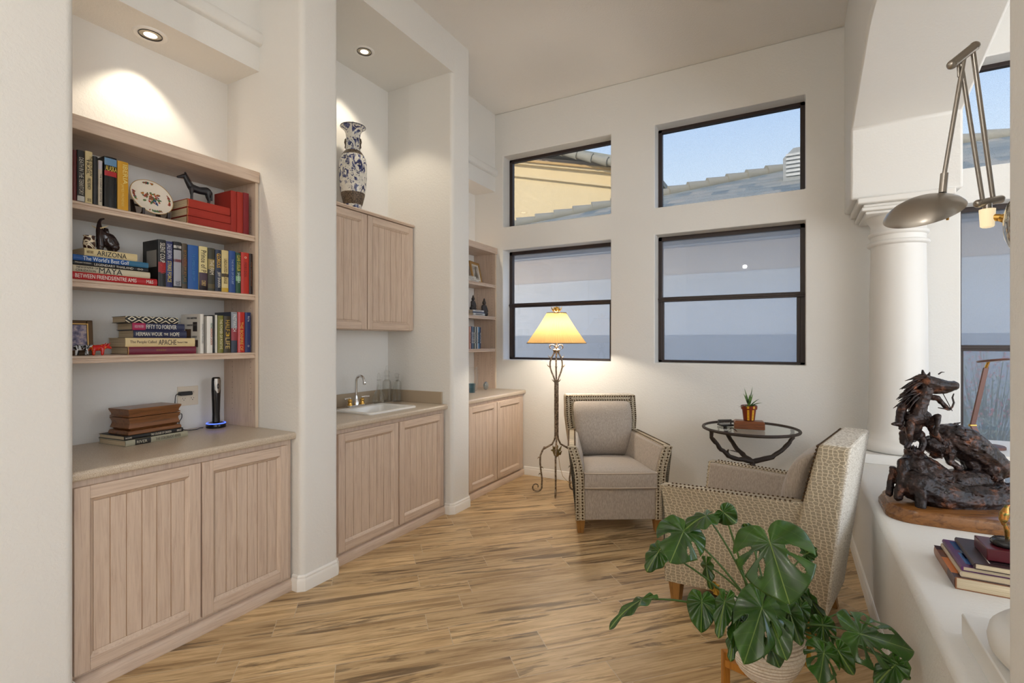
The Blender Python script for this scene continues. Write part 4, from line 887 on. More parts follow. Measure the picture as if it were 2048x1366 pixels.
for ci,cc in enumerate(cols):
    b=B()
    for k in range(22):
        if k<12: r=rnd.uniform(0,.052); a=rnd.uniform(0,2*PI); zz=.0040
        else: r=.083; a=rnd.choice((1.57,4.71,0,3.14))+rnd.uniform(-.35,.35); zz=.0112
        x,y=r*math.cos(a),r*math.sin(a); w=rnd.uniform(.002,.006); L=rnd.uniform(.004,.012); th=rnd.uniform(0,PI)
        if k<12: x*=.7
        pts=[]
        for q in range(7): an=q*2*PI/7; u=L*math.cos(an); w_=w*math.sin(an); pts.append(tuple(cen+onp(x+u*math.cos(th)-w_*math.sin(th),y+u*math.sin(th)+w_*math.cos(th),zz+.0006+ci*.0001)))
        b.face(pts)
    obj('painted_motif',b,cmat(cc,.2),pl,smooth=0)
t=thing('plate_stand','small dark wooden stand holding up the painted china plate','plate stand',(-2.905,PY,Z1))
for s in (-1,1):
    b=B(); y=s*.058; 
    b.prism([(-.055,0),(.052,0),(.056,.006),(.058,.040),(.050,.044),(.044,.022),(.02,.014),(-.022,.014),(-.060,.10),(-.070,.10),(-.062,.02)],y-.006,y+.006,axis=1); obj('stand_arm',b,M_dwood,t,bevel=.0015)
b=B(); b.box(-.045,-.058,.002,-.035,.058,.014); b.box(-.064,-.058,.07,-.058,.058,.08); obj('cross_bar',b,M_dwood,t,bevel=.001)
# organic sculpting helper: capsules fused by a voxel remesh
def capsule(b,p0,r0,p1,r1,seg=10):
    p0,p1=Vector(p0),Vector(p1); n=5; pts=[p0.lerp(p1,i/n) for i in range(n+1)]; b.tube(pts,[r0+(r1-r0)*i/n for i in range(n+1)],seg)
    b.ico(p0,r0,2); b.ico(p1,r1,2)
def organic(name,caps,m,parent,vox=.004,disp=0,dscale=.02,smooth=2,extra=None,**kw):
    b=B()
    for c in caps:
        P=c[0::2]; Rr=c[1::2]
        for i in range(len(P)-1): capsule(b,P[i],Rr[i],P[i+1],Rr[i+1])
        if len(P)==1: b.ico(P[0],Rr[0],2)
    if extra: extra(b)
    o=obj(name,b,m,parent,smooth=180,**kw)
    q=o.modifiers.new('fuse','REMESH'); q.mode='VOXEL'; q.voxel_size=vox; q.use_smooth_shade=True
    if smooth: q=o.modifiers.new('soft','SMOOTH'); q.factor=.5; q.iterations=smooth
    if disp:
        tx=bpy.data.textures.get('tex_%g'%dscale) or bpy.data.textures.new('tex_%g'%dscale,'CLOUDS'); tx.noise_scale=dscale; tx.noise_depth=2
        q=o.modifiers.new('relief','DISPLACE'); q.texture=tx; q.strength=disp; q.mid_level=.5; q.texture_coords='LOCAL'
    return o
# black horse standing on the red books: side on, head to the left (-y)
M_blackc=mat('matte_black_casting',(.018,.018,.022),.45)
t=thing('horse_figurine','black horse figurine standing on the stack of red books','figurine',(-2.90,1.60,Z1+.1355))
Y=lambda y,z,x=0: (x,y,z)
caps=[(Y(-.030,.083),.021,Y(.010,.078),.020,Y(.048,.084),.023),(Y(-.036,.088),.019,Y(-.056,.115),.0135,Y(-.068,.138),.010),(Y(-.068,.140),.0115,Y(-.094,.127),.0075,Y(-.104,.123),.0062),(Y(-.064,.146,.005),.004,Y(-.064,.158,.007),.0018),(Y(-.064,.146,-.005),.004,Y(-.064,.158,-.007),.0018),
 (Y(-.038,.076,.011),.012,Y(-.037,.045,.011),.0068,Y(-.037,.008,.011),.0055),(Y(-.028,.076,-.011),.012,Y(-.026,.045,-.011),.0068,Y(-.028,.008,-.011),.0055),
 (Y(.056,.078,.011),.016,Y(.052,.055,.011),.0095,Y(.060,.034,.011),.0065,Y(.053,.008,.011),.0055),(Y(.060,.078,-.011),.016,Y(.060,.055,-.011),.0095,Y(.068,.034,-.011),.0065,Y(.062,.008,-.011),.0055),
 (Y(.064,.094),.008,Y(.076,.08),.007,Y(.078,.04),.005)]
organic('body',caps,M_blackc,t,.0028)
b=B()
for k in range(9): b.tube([Y(-.034-.0042*k,.106+.006*k),Y(-.028-.0044*k,.112+.0062*k)],[.005,.001],5)
obj('mane',b,M_blackc,t)
b=B(); b.box(-.02,-.052,0,.02,.075,.004); obj('base_plate',b,M_blackc,t,bevel=.001)
# elephant with raised trunk
M_ebony=mat('polished_ebony',(.022,.012,.012),.14)
t=thing('elephant_figurine','glossy dark sitting elephant figurine with raised trunk and ivory tusks on the ARIZONA book','figurine',(-2.895,1.165,Z2+.1475))
caps=[(Y(-.022,.030,.008),.017,Y(-.024,.075,.008),.016,Y(-.020,.100,.0),.018),(Y(-.018,.030,-.012),.015,Y(-.018,.075,-.01),.016),(Y(-.010,.085),.022,Y(.014,.066),.031,Y(.026,.044),.032),(Y(.032,.03,.016),.021,Y(.028,.012,.018),.012),(Y(.032,.03,-.016),.021,Y(.028,.012,-.018),.012),
 (Y(-.022,.108),.015,Y(-.024,.122),.011,Y(-.024,.140),.0075,Y(-.018,.156),.006,Y(-.006,.162),.0048),(Y(-.024,.008,.01),.013,Y(-.022,.03,.008),.014)]
organic('body',caps,M_ebony,t,.0028)
for s in (-1,1):
    b=B(); b.tube([(s*.012,-.024,.112),(s*.024 if s>0 else -.02,-.034 if s<0 else -.012,.118),(s*.03,-.042 if s<0 else .0,.127)],[.0032,.0026,.0008],6); obj('tusk',b,mat('ivory',srgb(226,206,160),.3),t,smooth=80)
    b=B(); b.loft([[Y(-.012,.118,s*.012),Y(-.010,.100,s*.014),Y(-.012,.085,s*.014)],[Y(.002,.114,s*.024),Y(.006,.096,s*.026),Y(.004,.078,s*.022)]],cap=False,closed=False); o=obj('ear',b,M_ebony,t,smooth=80); q=o.modifiers.new('t','SOLIDIFY'); q.thickness=.003
# giraffe-pattern vessel
M_gir=mat('giraffe_glaze',srgb(60,34,26),.25); v=coord(M_gir); tt,n_,l_,b_=nodes(M_gir); vo=n_.new('ShaderNodeTexVoronoi'); vo.feature='DISTANCE_TO_EDGE'; vo.inputs['Scale'].default_value=44; l_.new(v,vo.inputs['Vector']); setc(M_gir,ramp(M_gir,vo.outputs['Distance'],[(.06,srgb(232,218,190)),(.10,srgb(66,38,28))]))
t=thing('patterned_vase','tiny brown vase with a giraffe pattern standing left of the elephant','vase',(-2.885,1.098,Z2+.1475))
b=B(); b.lathe([(.016,0),(.021,.006),(.024,.03),(.0225,.05),(.020,.060),(.023,.068),(.020,.066),(.017,.055)],32); obj('body',b,M_gir,t,smooth=60)
# framed photo, zebra and red beast on the lower shelf
M_fr=mat('gilt_dark_frame',srgb(74,52,28),.35,.4)
def frame(name,label,loc,rot,w,h,fw,fm,pic,tilt=-12,mirror=None):
    t=thing(name,label,'picture frame',loc,(0,0,rot)); mt=Matrix.Rotation(R(tilt),4,'Y')
    b=B()
    for a in ((-w/2,-w/2+fw,0,h),(w/2-fw,w/2,0,h),(-w/2+fw,w/2-fw,0,fw),(-w/2+fw,w/2-fw,h-fw,h)): b.box(-.006,a[0],a[2],.009,a[1],a[3],mt)
    obj('frame_border',b,fm,t,bevel=.003)
    b=B(); b.box(.009,-w/2+fw*.75,fw*.75,.0105,-w/2+fw*.95,h-fw*.75,mt); b.box(.009,w/2-fw*.95,fw*.75,.0105,w/2-fw*.75,h-fw*.75,mt); b.box(.009,-w/2+fw*.95,h-fw*.95,.0105,w/2-fw*.95,h-fw*.75,mt); obj('gilt_edge',b,mat('gilt_line',srgb(196,160,96),.3,.4),t,smooth=0)
    b=B(); b.box(-.004,-w/2+fw*.9,fw*.9,.002,w/2-fw*.9,h-fw*.9,mt); obj('picture',b,pic,t,smooth=0)
    b=B(); b.box(-.05,-.02,.006,-.045,.02,h*.7,Matrix.Rotation(R(tilt+8),4,'Y')); obj('easel_leg',b,M_black,t,smooth=0)
    return t
M_pic1=mat('dim_blue_grey_portrait_print',srgb(104,104,130),.3); v=coord(M_pic1); setc(M_pic1,ramp(M_pic1,nz(M_pic1,v,38,3,.6),[(.35,srgb(58,60,92)),(.5,srgb(118,112,140)),(.68,srgb(186,170,172))]))
frame('picture_frame','dark and gilt framed photograph at the left end of the lower shelf',(-2.865,1.035,Z3+.001),R(-14),.135,.165,.022,M_fr,M_pic1)
t=thing('red_figurine','small glossy red and gold horned beast beside the flat book stack','figurine',(-2.835,1.118,Z3))
M_redg=mat('glossy_red_lacquer',srgb(186,24,20),.12); v=coord(M_redg); setc(M_redg,ramp(M_redg,nz(M_redg,v,45,2,.6,1),[(.56,srgb(186,22,18)),(.63,srgb(226,150,50))]))
caps=[(Y(-.022,.034),.015,Y(.012,.036),.014),(Y(.014,.040),.013,Y(.034,.040),.009,Y(.044,.034),.006),(Y(-.024,.03,.008),.008,Y(-.026,.005,.009),.006),(Y(-.018,.03,-.008),.008,Y(-.018,.005,-.009),.006),(Y(.010,.03,.008),.008,Y(.008,.005,.009),.006),(Y(.016,.03,-.008),.008,Y(.016,.005,-.009),.006),(Y(.032,.046,.006),.004,Y(.040,.058,.012),.0015),(Y(.032,.046,-.006),.004,Y(.040,.058,-.012),.0015),(Y(.020,.05,.008),.004,Y(.022,.060,.014),.0015),(Y(-.036,.036),.004,Y(-.044,.02),.002)]
organic('body',caps,M_redg,t,.0024)
t=thing('animal_figurine','small black and clear glass animal in front of the framed photograph','figurine',(-2.822,1.052,Z3))
M_bw=mat('black_white_glass',(.3,.3,.32),.08); v=coord(M_bw,'Object',(1,2.2,1)); setc(M_bw,ramp(M_bw,nz(M_bw,v,42,2,.5,1.2),[(.50,srgb(16,16,20)),(.56,srgb(196,200,206))]))
caps=[(Y(-.024,.036),.013,Y(.012,.037),.012),(Y(.014,.040),.009,Y(.030,.046),.006),(Y(-.026,.03,.007),.006,Y(-.030,.004,.008),.004),(Y(-.018,.03,-.007),.006,Y(-.016,.004,-.008),.004),(Y(.010,.03,.007),.006,Y(.006,.004,.008),.004),(Y(.014,.03,-.007),.006,Y(.020,.004,-.008),.004)]
organic('body',caps,M_bw,t,.0024)
# things on the counter
M_box=oak('warm_walnut_box',srgb(128,82,46),srgb(92,56,30),1,.3,1.5)
ra=R(-3)
CZ=.8905
book('book','pale grey book lettered The Colorado River, lowest on the counter under the wooden chest',(-2.842,1.518,CZ),.028,.305,.22,(176,172,150),flat=True,rot=R(6),group='two flat books under the wooden chest',lines=[('THE COLORADO RIVER',.66,.42,.5,(110,104,86),.5),('RIVER',.24,.16,.5,(206,200,180),.5)],bands=[(.62,.86,(40,38,36))])
book('book','black book lettered The Colour of Canada, directly under the wooden chest',(-2.850,1.498,CZ+.0285),.020,.285,.21,(26,24,26),flat=True,rot=R(6),group='two flat books under the wooden chest',lines=[('THE COLOUR OF CANADA',.60,.36,.55,(226,216,200),.5),('BIRLE',.92,.08,.45,(226,216,200),.5),('McCLUNG',.06,.1,.4,(226,216,200),.5)])
t=thing('wooden_chest','walnut wooden chest with moulded lid and base resting on two books on the counter','box',(-2.925,1.355,CZ+.049),R(6))
def ring(hx,hy,z): return [(-hx,-hy,z),(hx,-hy,z),(hx,hy,z),(-hx,hy,z)]
b=B(); b.loft([ring(.082,.130,0),ring(.082,.130,.012),ring(.078,.126,.020)]); obj('foot_moulding',b,M_box,t,bevel=.002)
b=B(); b.loft([ring(.066,.112,.020),ring(.070,.116,.026),ring(.078,.126,.032),ring(.073,.121,.050),ring(.073,.119,.060),ring(.079,.127,.080),ring(.079,.127,.0835)]); obj('body',b,M_box,t,bevel=.0015)
b=B(); b.loft([ring(.079,.127,.0865),ring(.079,.127,.090),ring(.073,.121,.094),ring(.075,.123,.104),ring(.082,.130,.120),ring(.082,.130,.127)]); obj('lid',b,M_box,t,bevel=.0015)
t=thing('cordless_wine_opener','tall black and silver cordless device standing on a round base with blue light','appliance',(-2.985,1.753,CZ))
b=B(); b.lathe([(.050,0),(.053,.004),(.053,.018),(.050,.024),(.046,.027)],40); b.lathe([(.046,.0275),(.030,.034),(.0,.036)],40,cap=False); obj('charging_base',b,mat('gloss_black',(.01,.01,.012),.1),t,smooth=50)
b=B(); b.torus((0,0,.026),.049,.0032,48,8); obj('blue_light_ring',b,emit('blue_led',(.08,.16,1),2.2),t)
b=B(); secs=[]
for z,rx,ry,ox in ((.030,.018,.022,0),(.08,.017,.021,0),(.15,.018,.023,0),(.22,.019,.026,0),(.275,.018,.026,.001),(.292,.015,.024,.0),(.298,.008,.018,-.002)): secs.append([(ox+rx*math.cos(2*PI*k/24),ry*math.sin(2*PI*k/24),z) for k in range(24)])
b.loft(secs); obj('body',b,mat('gloss_black',(.01,.01,.012),.1),t,smooth=60)
b=B(); secs=[]
for z,w in ((.205,.006),(.225,.016),(.262,.018),(.290,.017)): secs.append([(.0193 -(.001 if z>.28 else 0)+.0006*k*0, w*(k/4-1)*1.0, z) for k in range(9)])
for s_ in secs:
    for k,p in enumerate(s_): s_[k]=(.0202*math.sqrt(max(0,1-(p[1]/.027)**2))+.0006-(.002 if p[2]>.28 else 0),p[1],p[2])
b.loft(secs,cap=False,closed=False); sp=obj('silver_front',b,M_nickel,t,smooth=60)
b=B(); secs=[[(.0212*math.sqrt(max(0,1-(yy/.027)**2)),yy,zz) for yy,zz in [(.0065*math.cos(2*PI*k/16),.245+.017*math.sin(2*PI*k/16)) for k in range(16)]]]; b.face(secs[0]); obj('oval_button',b,M_black,sp,smooth=0)
# outlet, plug and cord
t=thing('power_outlet','ivory double wall outlet plate on the wall above the near counter','outlet',(XB,1.643,1.083))
b=B(); b.box(.0002,-.058,-.056,.005,.058,.056); obj('cover_plate',b,M_ivory,t,bevel=.002)
for y in (-.024,.024):
    b=B(); b.box(.005,y-.017,-.033,.0065,y+.017,.033); rc=obj('receptacle',b,M_ivory,t,bevel=.001)
    b=B()
    for z in (-.017,.017): b.box(.0065,y-.0075,z,.0067,y-.0055,z+.008); b.box(.0065,y+.0055,z,.0067,y+.0075,z+.007); b.lathe([(0,0),(.0025,0)],10,(.0067,y,z-.006),axis=0,cap=False)
    obj('slots',b,M_black,rc,smooth=0)
t=thing('power_adapter','black plug-in adapter in the wall outlet, its cord running down behind the chest','power adapter',(XB+.0069,1.619,1.100))
b=B(); b.box(0,-.034,-.011,.030,.034,.011); obj('adapter_body',b,M_black,t,bevel=.004)
b=B(); pts=[(.018,-.034,0),(.020,-.050,-.002),(.022,-.058,-.02),(.022,-.060,-.09),(.026,-.050,-.120),(.03,-.030,-.112),(.03,-.028,-.135),(.045,-.05,-.160),(.06,-.05,-.185),(.08,-.03,-.203),(.075,.03,-.2065),(.050,.060,-.2065),(.055,.079,-.2065)]
q=[Vector(p) for p in pts]; sm=[]
for i in range(len(q)-1):
    for u in range(4): 
        p0=q[max(i-1,0)];p1=q[i];p2=q[i+1];p3=q[min(i+2,len(q)-1)]; w=u/4
        sm.append(.5*((2*p1)+(-p0+p2)*w+(2*p0-5*p1+4*p2-p3)*w*w+(-p0+3*p1-3*p2+p3)*w**3))
sm.append(q[-1]); b.tube(sm,.0022,6); obj('cord',b,M_black,t,smooth=80)

# everything on the near shelves was measured for a shelf edge at x=-2.80; the niche sits a touch closer to the room
C0=Vector((0,0,1.40)); kk=.9875
for o in list(bpy.data.objects):
    if o.parent is None and o.get('category') and o.location.x<-2.75 and o.location.y<1.95 and o.location.z>1.2 and o.get('category') not in ('bookcase','ceiling light','outlet','power adapter'):
        o.location=C0+(Vector(o.location)-C0)*kk; o.scale=(kk,kk,kk)
# ---------------------------------------------------------------- bar niche: vase and decanters
def crystal(name,tint,bl=.28):
    m=bpy.data.materials.new(name); m.use_nodes=True; n=m.node_tree.nodes; l=m.node_tree.links; n.clear()
    o=n.new('ShaderNodeOutputMaterial'); tr=n.new('ShaderNodeBsdfTransparent'); gl=n.new('ShaderNodeBsdfGlossy'); mx=n.new('ShaderNodeMixShader'); lw=n.new('ShaderNodeLayerWeight'); lw.inputs[0].default_value=bl
    tr.inputs[0].default_value=tint+(1,); gl.inputs['Roughness'].default_value=.04; l.new(lw.outputs['Facing'],mx.inputs[0]); l.new(tr.outputs[0],mx.inputs[1]); l.new(gl.outputs[0],mx.inputs[2]); l.new(mx.outputs[0],o.inputs[0]); return m
M_crys=crystal('cut_crystal',(.975,.975,.965),.2)
M_crysb=crystal('blue_grey_glass',(.55,.68,.74))
M_vase=mat('blue_on_crackled_white_glaze',(.8,.79,.75),.14)
def vase_mat():
    m=M_vase; v=coord(m,'Object',(1,1,.85)); f=nz(m,v,19,4,.6,1.6); g=nz(m,v,34,4,.65,1.0); h=nz(m,v,60,2,.5,2.0)
    a=ramp(m,f,[(.50,(0,0,0,1)),(.545,(1,1,1,1))]); dk=ramp(m,g,[(.40,srgb(98,104,140)),(.50,srgb(50,60,112)),(.62,srgb(26,34,78))])
    base=mixc(m,a,srgb(228,226,218),dk); ln=ramp(m,mth(m,'ABSOLUTE',mth(m,'SUBTRACT',h,.5)),[(.012,(1,1,1,1)),(.022,(0,0,0,1))])
    z=ramp(m,g,[(.50,(0,0,0,1)),(.54,(1,1,1,1))]); k=mth(m,'MULTIPLY',ln,z); setc(m,mixc(m,mth(m,'MULTIPLY',k,.85),base,srgb(30,36,70)))
vase_mat()
M_band=mat('brown_incised_band',srgb(78,62,48),.5); v=coord(M_band); f=nz(M_band,v,120,2,.5,1); setc(M_band,ramp(M_band,f,[(.42,srgb(58,46,36)),(.6,srgb(120,102,82))])); bump(M_band,f,.5,.003)
t=thing('porcelain_vase','tall blue and white porcelain vase with brown bands standing on the wall cabinet','vase',(-2.930,2.768,2.3825))
b=B(); b.lathe([(.060,0),(.064,.008),(.063,.05),(.066,.06)],56); b.lathe([(.0665,.0605),(.088,.145),(.096,.19),(.102,.26),(.104,.33),(.102,.38),(.094,.415),(.082,.435)],56,cap=False)
b.lathe([(.060,.466),(.054,.48),(.051,.52),(.051,.575),(.055,.605),(.065,.628),(.081,.645),(.090,.652),(.093,.658),(.088,.664)],56,cap=False); b.lathe([(.087,.662),(.070,.645),(.052,.60),(.044,.55)],56,cap=False)
bd=obj('body',b,M_vase,t,smooth=60)
b=B(); b.lathe([(.0672,.0585),(.0690,.061),(.0880,.136),(.0890,.147),(.0870,.149)],56,cap=False); obj('brown_band',b,M_band,t,smooth=40)
b=B(); b.lathe([(.0810,.433),(.0825,.438),(.066,.462),(.0590,.470)],56,cap=False); obj('brown_band',b,M_band,t,smooth=40)
b=B(); b.torus((0,0,.657),.0915,.0035,56,8); obj('dark_rim',b,mat('dark_blue_rim',srgb(50,54,66),.3),t)
for a in (29,209):
    d=Vector((math.cos(R(a)),math.sin(R(a)),0)); b=B(); b.tube([d*.050+Vector((0,0,.570)),d*.057+Vector((0,0,.562)),d*.061+Vector((0,0,.54)),d*.057+Vector((0,0,.520)),d*.059+Vector((0,0,.50)),d*.052+Vector((0,0,.49))],[.005,.007,.007,.005,.006,.003],8); obj('handle',b,M_band,t,smooth=70)
def decanter(name,label,loc,prof,stop,fac=12):
    t=thing(name,label,'decanter',loc,(0,0,.2)); b=B(); b.lathe(prof,fac*2,cap=True,pleat=.04); obj('bottle',b,M_crys,t,smooth=25)
    b=B(); b.lathe([(r*.86,z+.004) for r,z in prof if z<prof[-1][1]*.9],fac*2,cap=False); obj('inner_wall',b,M_crys,t,smooth=25)
    b=B(); b.lathe(stop,14,cap=True); obj('stopper',b,M_crys,t,smooth=25); return t
decanter('decanter','wide-based crystal ship decanter with slim neck beside the bar faucet',(-2.985,3.10,.8907),[(.048,0),(.052,.01),(.049,.05),(.036,.085),(.018,.11),(.013,.15),(.013,.185),(.020,.195)],[(.012,.188),(.010,.20),(.014,.215),(.010,.24),(.002,.25)])
decanter('decanter','tallest crystal decanter with pointed stopper, middle one in the niche corner',(-3.0,3.212,.8907),[(.036,0),(.038,.01),(.038,.14),(.034,.17),(.020,.185),(.018,.21),(.026,.22)],[(.016,.222),(.022,.245),(.026,.25),(.012,.27),(.008,.30),(.002,.305)])
decanter('decanter','square-shouldered cut crystal decanter nearest the right wall of the bar niche',(-2.925,3.252,.8907),[(.034,0),(.036,.01),(.036,.15),(.032,.17),(.016,.18),(.015,.20),(.022,.205)],[(.014,.207),(.020,.22),(.022,.232),(.006,.240)])
# ---------------------------------------------------------------- far niche shelves
za,zb,zc=2.0125,1.6685,1.3255
M_pic2=mat('small_figure_print',srgb(176,170,160),.4); v=coord(M_pic2,'Object',(1,1,.6)); setc(M_pic2,ramp(M_pic2,nz(M_pic2,v,26,3,.6),[(.36,srgb(96,88,78)),(.55,srgb(186,180,170))]))
frame('picture_frame','gilt framed picture of a standing figure on the top shelf of the far bookcase',(-2.90,4.475,za+.001),R(8),.235,.235,.028,mat('antique_gold_frame',srgb(168,130,78),.4,.3),mat('cream_picture_mat',srgb(214,208,196),.6),-12)
fr=[o for o in bpy.data.objects if o.get('label','').startswith('gilt framed')][0]
b=B(); mt=Matrix.Rotation(R(-12),4,'Y'); b.box(.002,-.062,.045,.0028,.062,.19,mt); obj('print',b,M_pic2,fr,smooth=0)
b=B(); mt=Matrix.Rotation(R(-12),4,'Y'); b.lathe([(0,.07),(.022,.075),(.026,.12),(.014,.15),(.010,.165),(.013,.175),(.009,.187),(0,.189)],14,(.0035,0,0),mtx=mt@Matrix.Diagonal((.05,1,1,1)) if False else mt); 
b.b.free()
b=B(); b.face([tuple(mt@Vector((.0034,y,z))) for y,z in ((-.020,.06),(.020,.06),(.024,.11),(.012,.15),(.016,.165),(.010,.182),(-.010,.182),(-.016,.165),(-.012,.15),(-.024,.11))]); obj('printed_figure',b,cmat((120,112,98)),fr,smooth=0)
for k in range(3):
    book('book','white paperback lying flat before the gilt frame, %s of the three'%('bottom','middle','top')[k],(-2.815,4.335-.012*k+(0.03 if k==0 else 0),za+.0168*k),.0163,.22,.14,(222,218,210),flat=True,rot=R(2),title='ARCHITECTURAL',tcol=(150,146,140),size=(.5,.35),group='white paperbacks on the top far shelf')
M_stone=mat('dark_stone_carving',srgb(52,46,44),.6); v=coord(M_stone); bump(M_stone,nz(M_stone,v,120,3),.5,.003)
def buddha(label,loc,s):
    t=thing('seated_figurine',label,'figurine',loc); caps=[((0,-.03*s,.022*s),.022*s,(0,.03*s,.022*s),.022*s),((0,0,.03*s),.030*s,(0,0,.075*s),.026*s),((0,-.030*s,.085*s),.012*s,(.012*s,-.034*s,.05*s),.011*s),((0,.030*s,.085*s),.012*s,(.012*s,.034*s,.05*s),.011*s),((0,-.02*s,.09*s),.016*s,(0,.02*s,.09*s),.016*s),((0,0,.10*s),.010*s,(0,0,.125*s),.019*s),((0,0,.145*s),.011*s,(0,0,.165*s),.005*s)]
    organic('body',caps,M_stone,t,.004,.004,.01); return t
for k,(lab,th,h,c) in enumerate((('light grey book lettered Renaissance, bottom book under the dark seated figures',.024,.22,(206,204,198)),('dark blue striped book, middle book under the dark seated figures',.014,.215,(96,104,126)),('pale thin book on top under the left seated figure',.016,.205,(214,212,208)))):
    book('book',lab,(-2.813,4.478-.01*k,zb+(0,.0245,.039)[k]),th,h,.17,c,flat=True,title='RENAISSANCE',tcol=(70,70,76),size=(.6,.4),group='flat books on the middle far shelf')
buddha('dark stone seated figure on the flat books of the far bookcase',(-2.895,4.375,zb+.056),.95)
buddha('dark stone seated figure on the shelf itself, right of the flat books',(-2.87,4.552,zb+.0005),1.15)
FB=[((196,150,136),.030,.225,'pale pink'),((52,64,96),.024,.228,'slate blue'),((96,126,150),.022,.226,'grey blue'),((40,44,46),.020,.225,'black'),((168,176,170),.026,.226,'grey green'),((46,60,72),.020,.224,'dark teal'),((214,216,216),.018,.226,'white'),((92,140,180),.026,.226,'sky blue'),((36,50,84),.030,.222,'navy')]
y=4.290
for c,th,h,nm in FB:
    if nm in('pale pink',): y=4.205
    book('book','%s book among the upright books of the far bookcase'%nm,(-2.822,y,zc),th-.001,h,.17,c,title='GUIDE',tcol=(226,226,226) if sum(c)<400 else (60,60,60),size=(.5,.5),group='upright books on the lower far shelf'); y+=th
t=thing('glass_pitcher','clear glass pitcher with handle on the far countertop','pitcher',(-2.87,4.315,.8907))
b=B(); b.lathe([(.045,0),(.056,.01),(.066,.08),(.060,.16),(.052,.215),(.060,.25)],28,cap=False); b.lathe([(0,.004),(.045,.004)],28,cap=False); obj('body',b,M_crys,t,smooth=60)
b=B(); b.tube([(0,.056,.22),(0,.09,.23),(0,.115,.19),(0,.11,.12),(0,.066,.09)],.006,8); obj('handle',b,M_crys,t,smooth=80)
t=thing('glass_tumbler','small blue grey glass tumbler at the pier edge of the far countertop','glass',(-2.78,4.185,.8907)); b=B(); b.lathe([(.0,.003),(.030,0),(.036,.09),(.034,.09),(.028,.006)],24,cap=False); obj('body',b,M_crysb,t,smooth=50)
t=thing('glass_paperweight','round swirled glass disc ornament on the far countertop','ornament',(-2.80,4.475,.8907)); b=B(); b.ball((0,0,.045),.045,24,(.45,1,1)); obj('disc',b,crystal('swirled_glass',(.62,.68,.70),.4),t,smooth=80)
b=B()
for k in range(3): b.torus((.012,0,.045),.012+.010*k,.002,28,6,mtx=Matrix.Rotation(R(90),3,'Y'))
obj('swirl',b,cmat((210,214,212)),t)
# ---------------------------------------------------------------- on the ledge: bronze group
M_bronze=mat('dark_brown_patinated_bronze',srgb(58,38,30),.22,.6)
def bronze():
    m=M_bronze; v=coord(m); f=nz(m,v,16,3,.6,.6); g=nz(m,v,70,5,.7,.8); c=ramp(m,f,[(.38,srgb(26,18,18)),(.56,srgb(52,34,28)),(.74,srgb(130,80,52))]); setc(m,c); bump(m,g,.9,.006); m.node_tree.nodes['Principled BSDF'].inputs['Coat Weight'].default_value=.25
bronze()
M_base=oak('polished_walnut_base',srgb(128,84,42),srgb(82,50,24),0,.25,.8)
rd=fwd
t=thing('bronze_sculpture','dark bronze sculpture of a rider and charging bison on a walnut base','sculpture',(.6786,3.18,ZL+.0005),A)
mi=Matrix.Rotation(-A,4,'Z')@Matrix.Translation(Vector((.672-.6786,3.125-3.18,0)))
b=B(); secs=[]
for g,z in ((0,0),(.0,.022),(-.006,.028),(-.008,.036),(-.014,.044),(-.016,.056),(-.022,.060)):
    q=arc(.272+g-.10,.212+g-.10,.10,0,90,8)+arc(-.272-g+.11,.212+g-.11,.11,90,180,8)+arc(-.272-g+.11,-.212-g+.11,.11,180,270,8)+arc(.272+g-.10,-.212-g+.10,.10,270,360,8)
    secs.append([tuple(mi@Vector((x,y,z))) for x,y in q])
b.loft(secs); obj('walnut_base',b,M_base,t,bevel=.002,smooth=35,label='moulded walnut base')
PX=.00244
def S(px,py,dd=0): return Vector(((px-1900)*PX,dd,.0600+(1002.6-py)*PX))
r_=lambda n: n*PX
# rocky / herd mass
caps=[(S(1826,965,-.02),r_(34),S(1862,985,-.05),r_(34),S(1905,992,-.06),r_(30),S(1950,992,-.06),r_(30),S(2010,990,-.03),r_(28)),
 (S(1832,930,.0),r_(26),S(1850,955,-.02),r_(32)),(S(1832,908,.02),r_(15),S(1836,925,.01),r_(24)),(S(1905,965,-.01),r_(28),S(1960,968,.02),r_(28)),(S(1855,930,.0),r_(16),S(1880,955,-.01),r_(22)),
 (S(1808,925,.0),r_(11),S(1797,960,-.02),r_(9),S(1790,992,-.02),r_(8)),(S(1796,942,.03),r_(7),S(1784,990,.02),r_(6)),(S(1815,975,-.08),r_(10),S(1812,1002,-.09),r_(9)),
 (S(1885,1000,-.09),r_(14),S(1905,1003,-.10),r_(11)),(S(1845,1000,-.06),r_(16),S(1850,1003,-.06),r_(14))]
def spikes(lst,L,w,seed):
    def f(b):
        rnd=random.Random(seed)
        for (c,R0,n,dirv) in lst:
            for k in range(n):
                d=Vector((rnd.gauss(0,1),rnd.gauss(0,1)-.5,rnd.gauss(0,1))).normalized(); p=Vector(c)+d*R0*.85; q=p+(d*.5+Vector(dirv)).normalized()*L*rnd.uniform(.6,1.2); m=p.lerp(q,.5)+Vector((0,0,-L*.08)); b.tube([p,m,q],[w,w*.8,w*.25],6)
    return f
organic('lower_bison',caps,M_bronze,t,.0036,.012,.03,1,extra=spikes([(S(1834,932,-.0),r_(28),34,(.5,-.2,-.5)),(S(1852,955,-.03),r_(32),34,(.7,-.1,-.3)),(S(1905,975,-.05),r_(32),34,(.5,-.1,-.4)),(S(1832,908,.0),r_(15),16,(.2,0,.6)),(S(1965,978,-.04),r_(30),26,(.3,-.2,.5))],.034,.0042,2),label='charging bison with shaggy mane at the front')
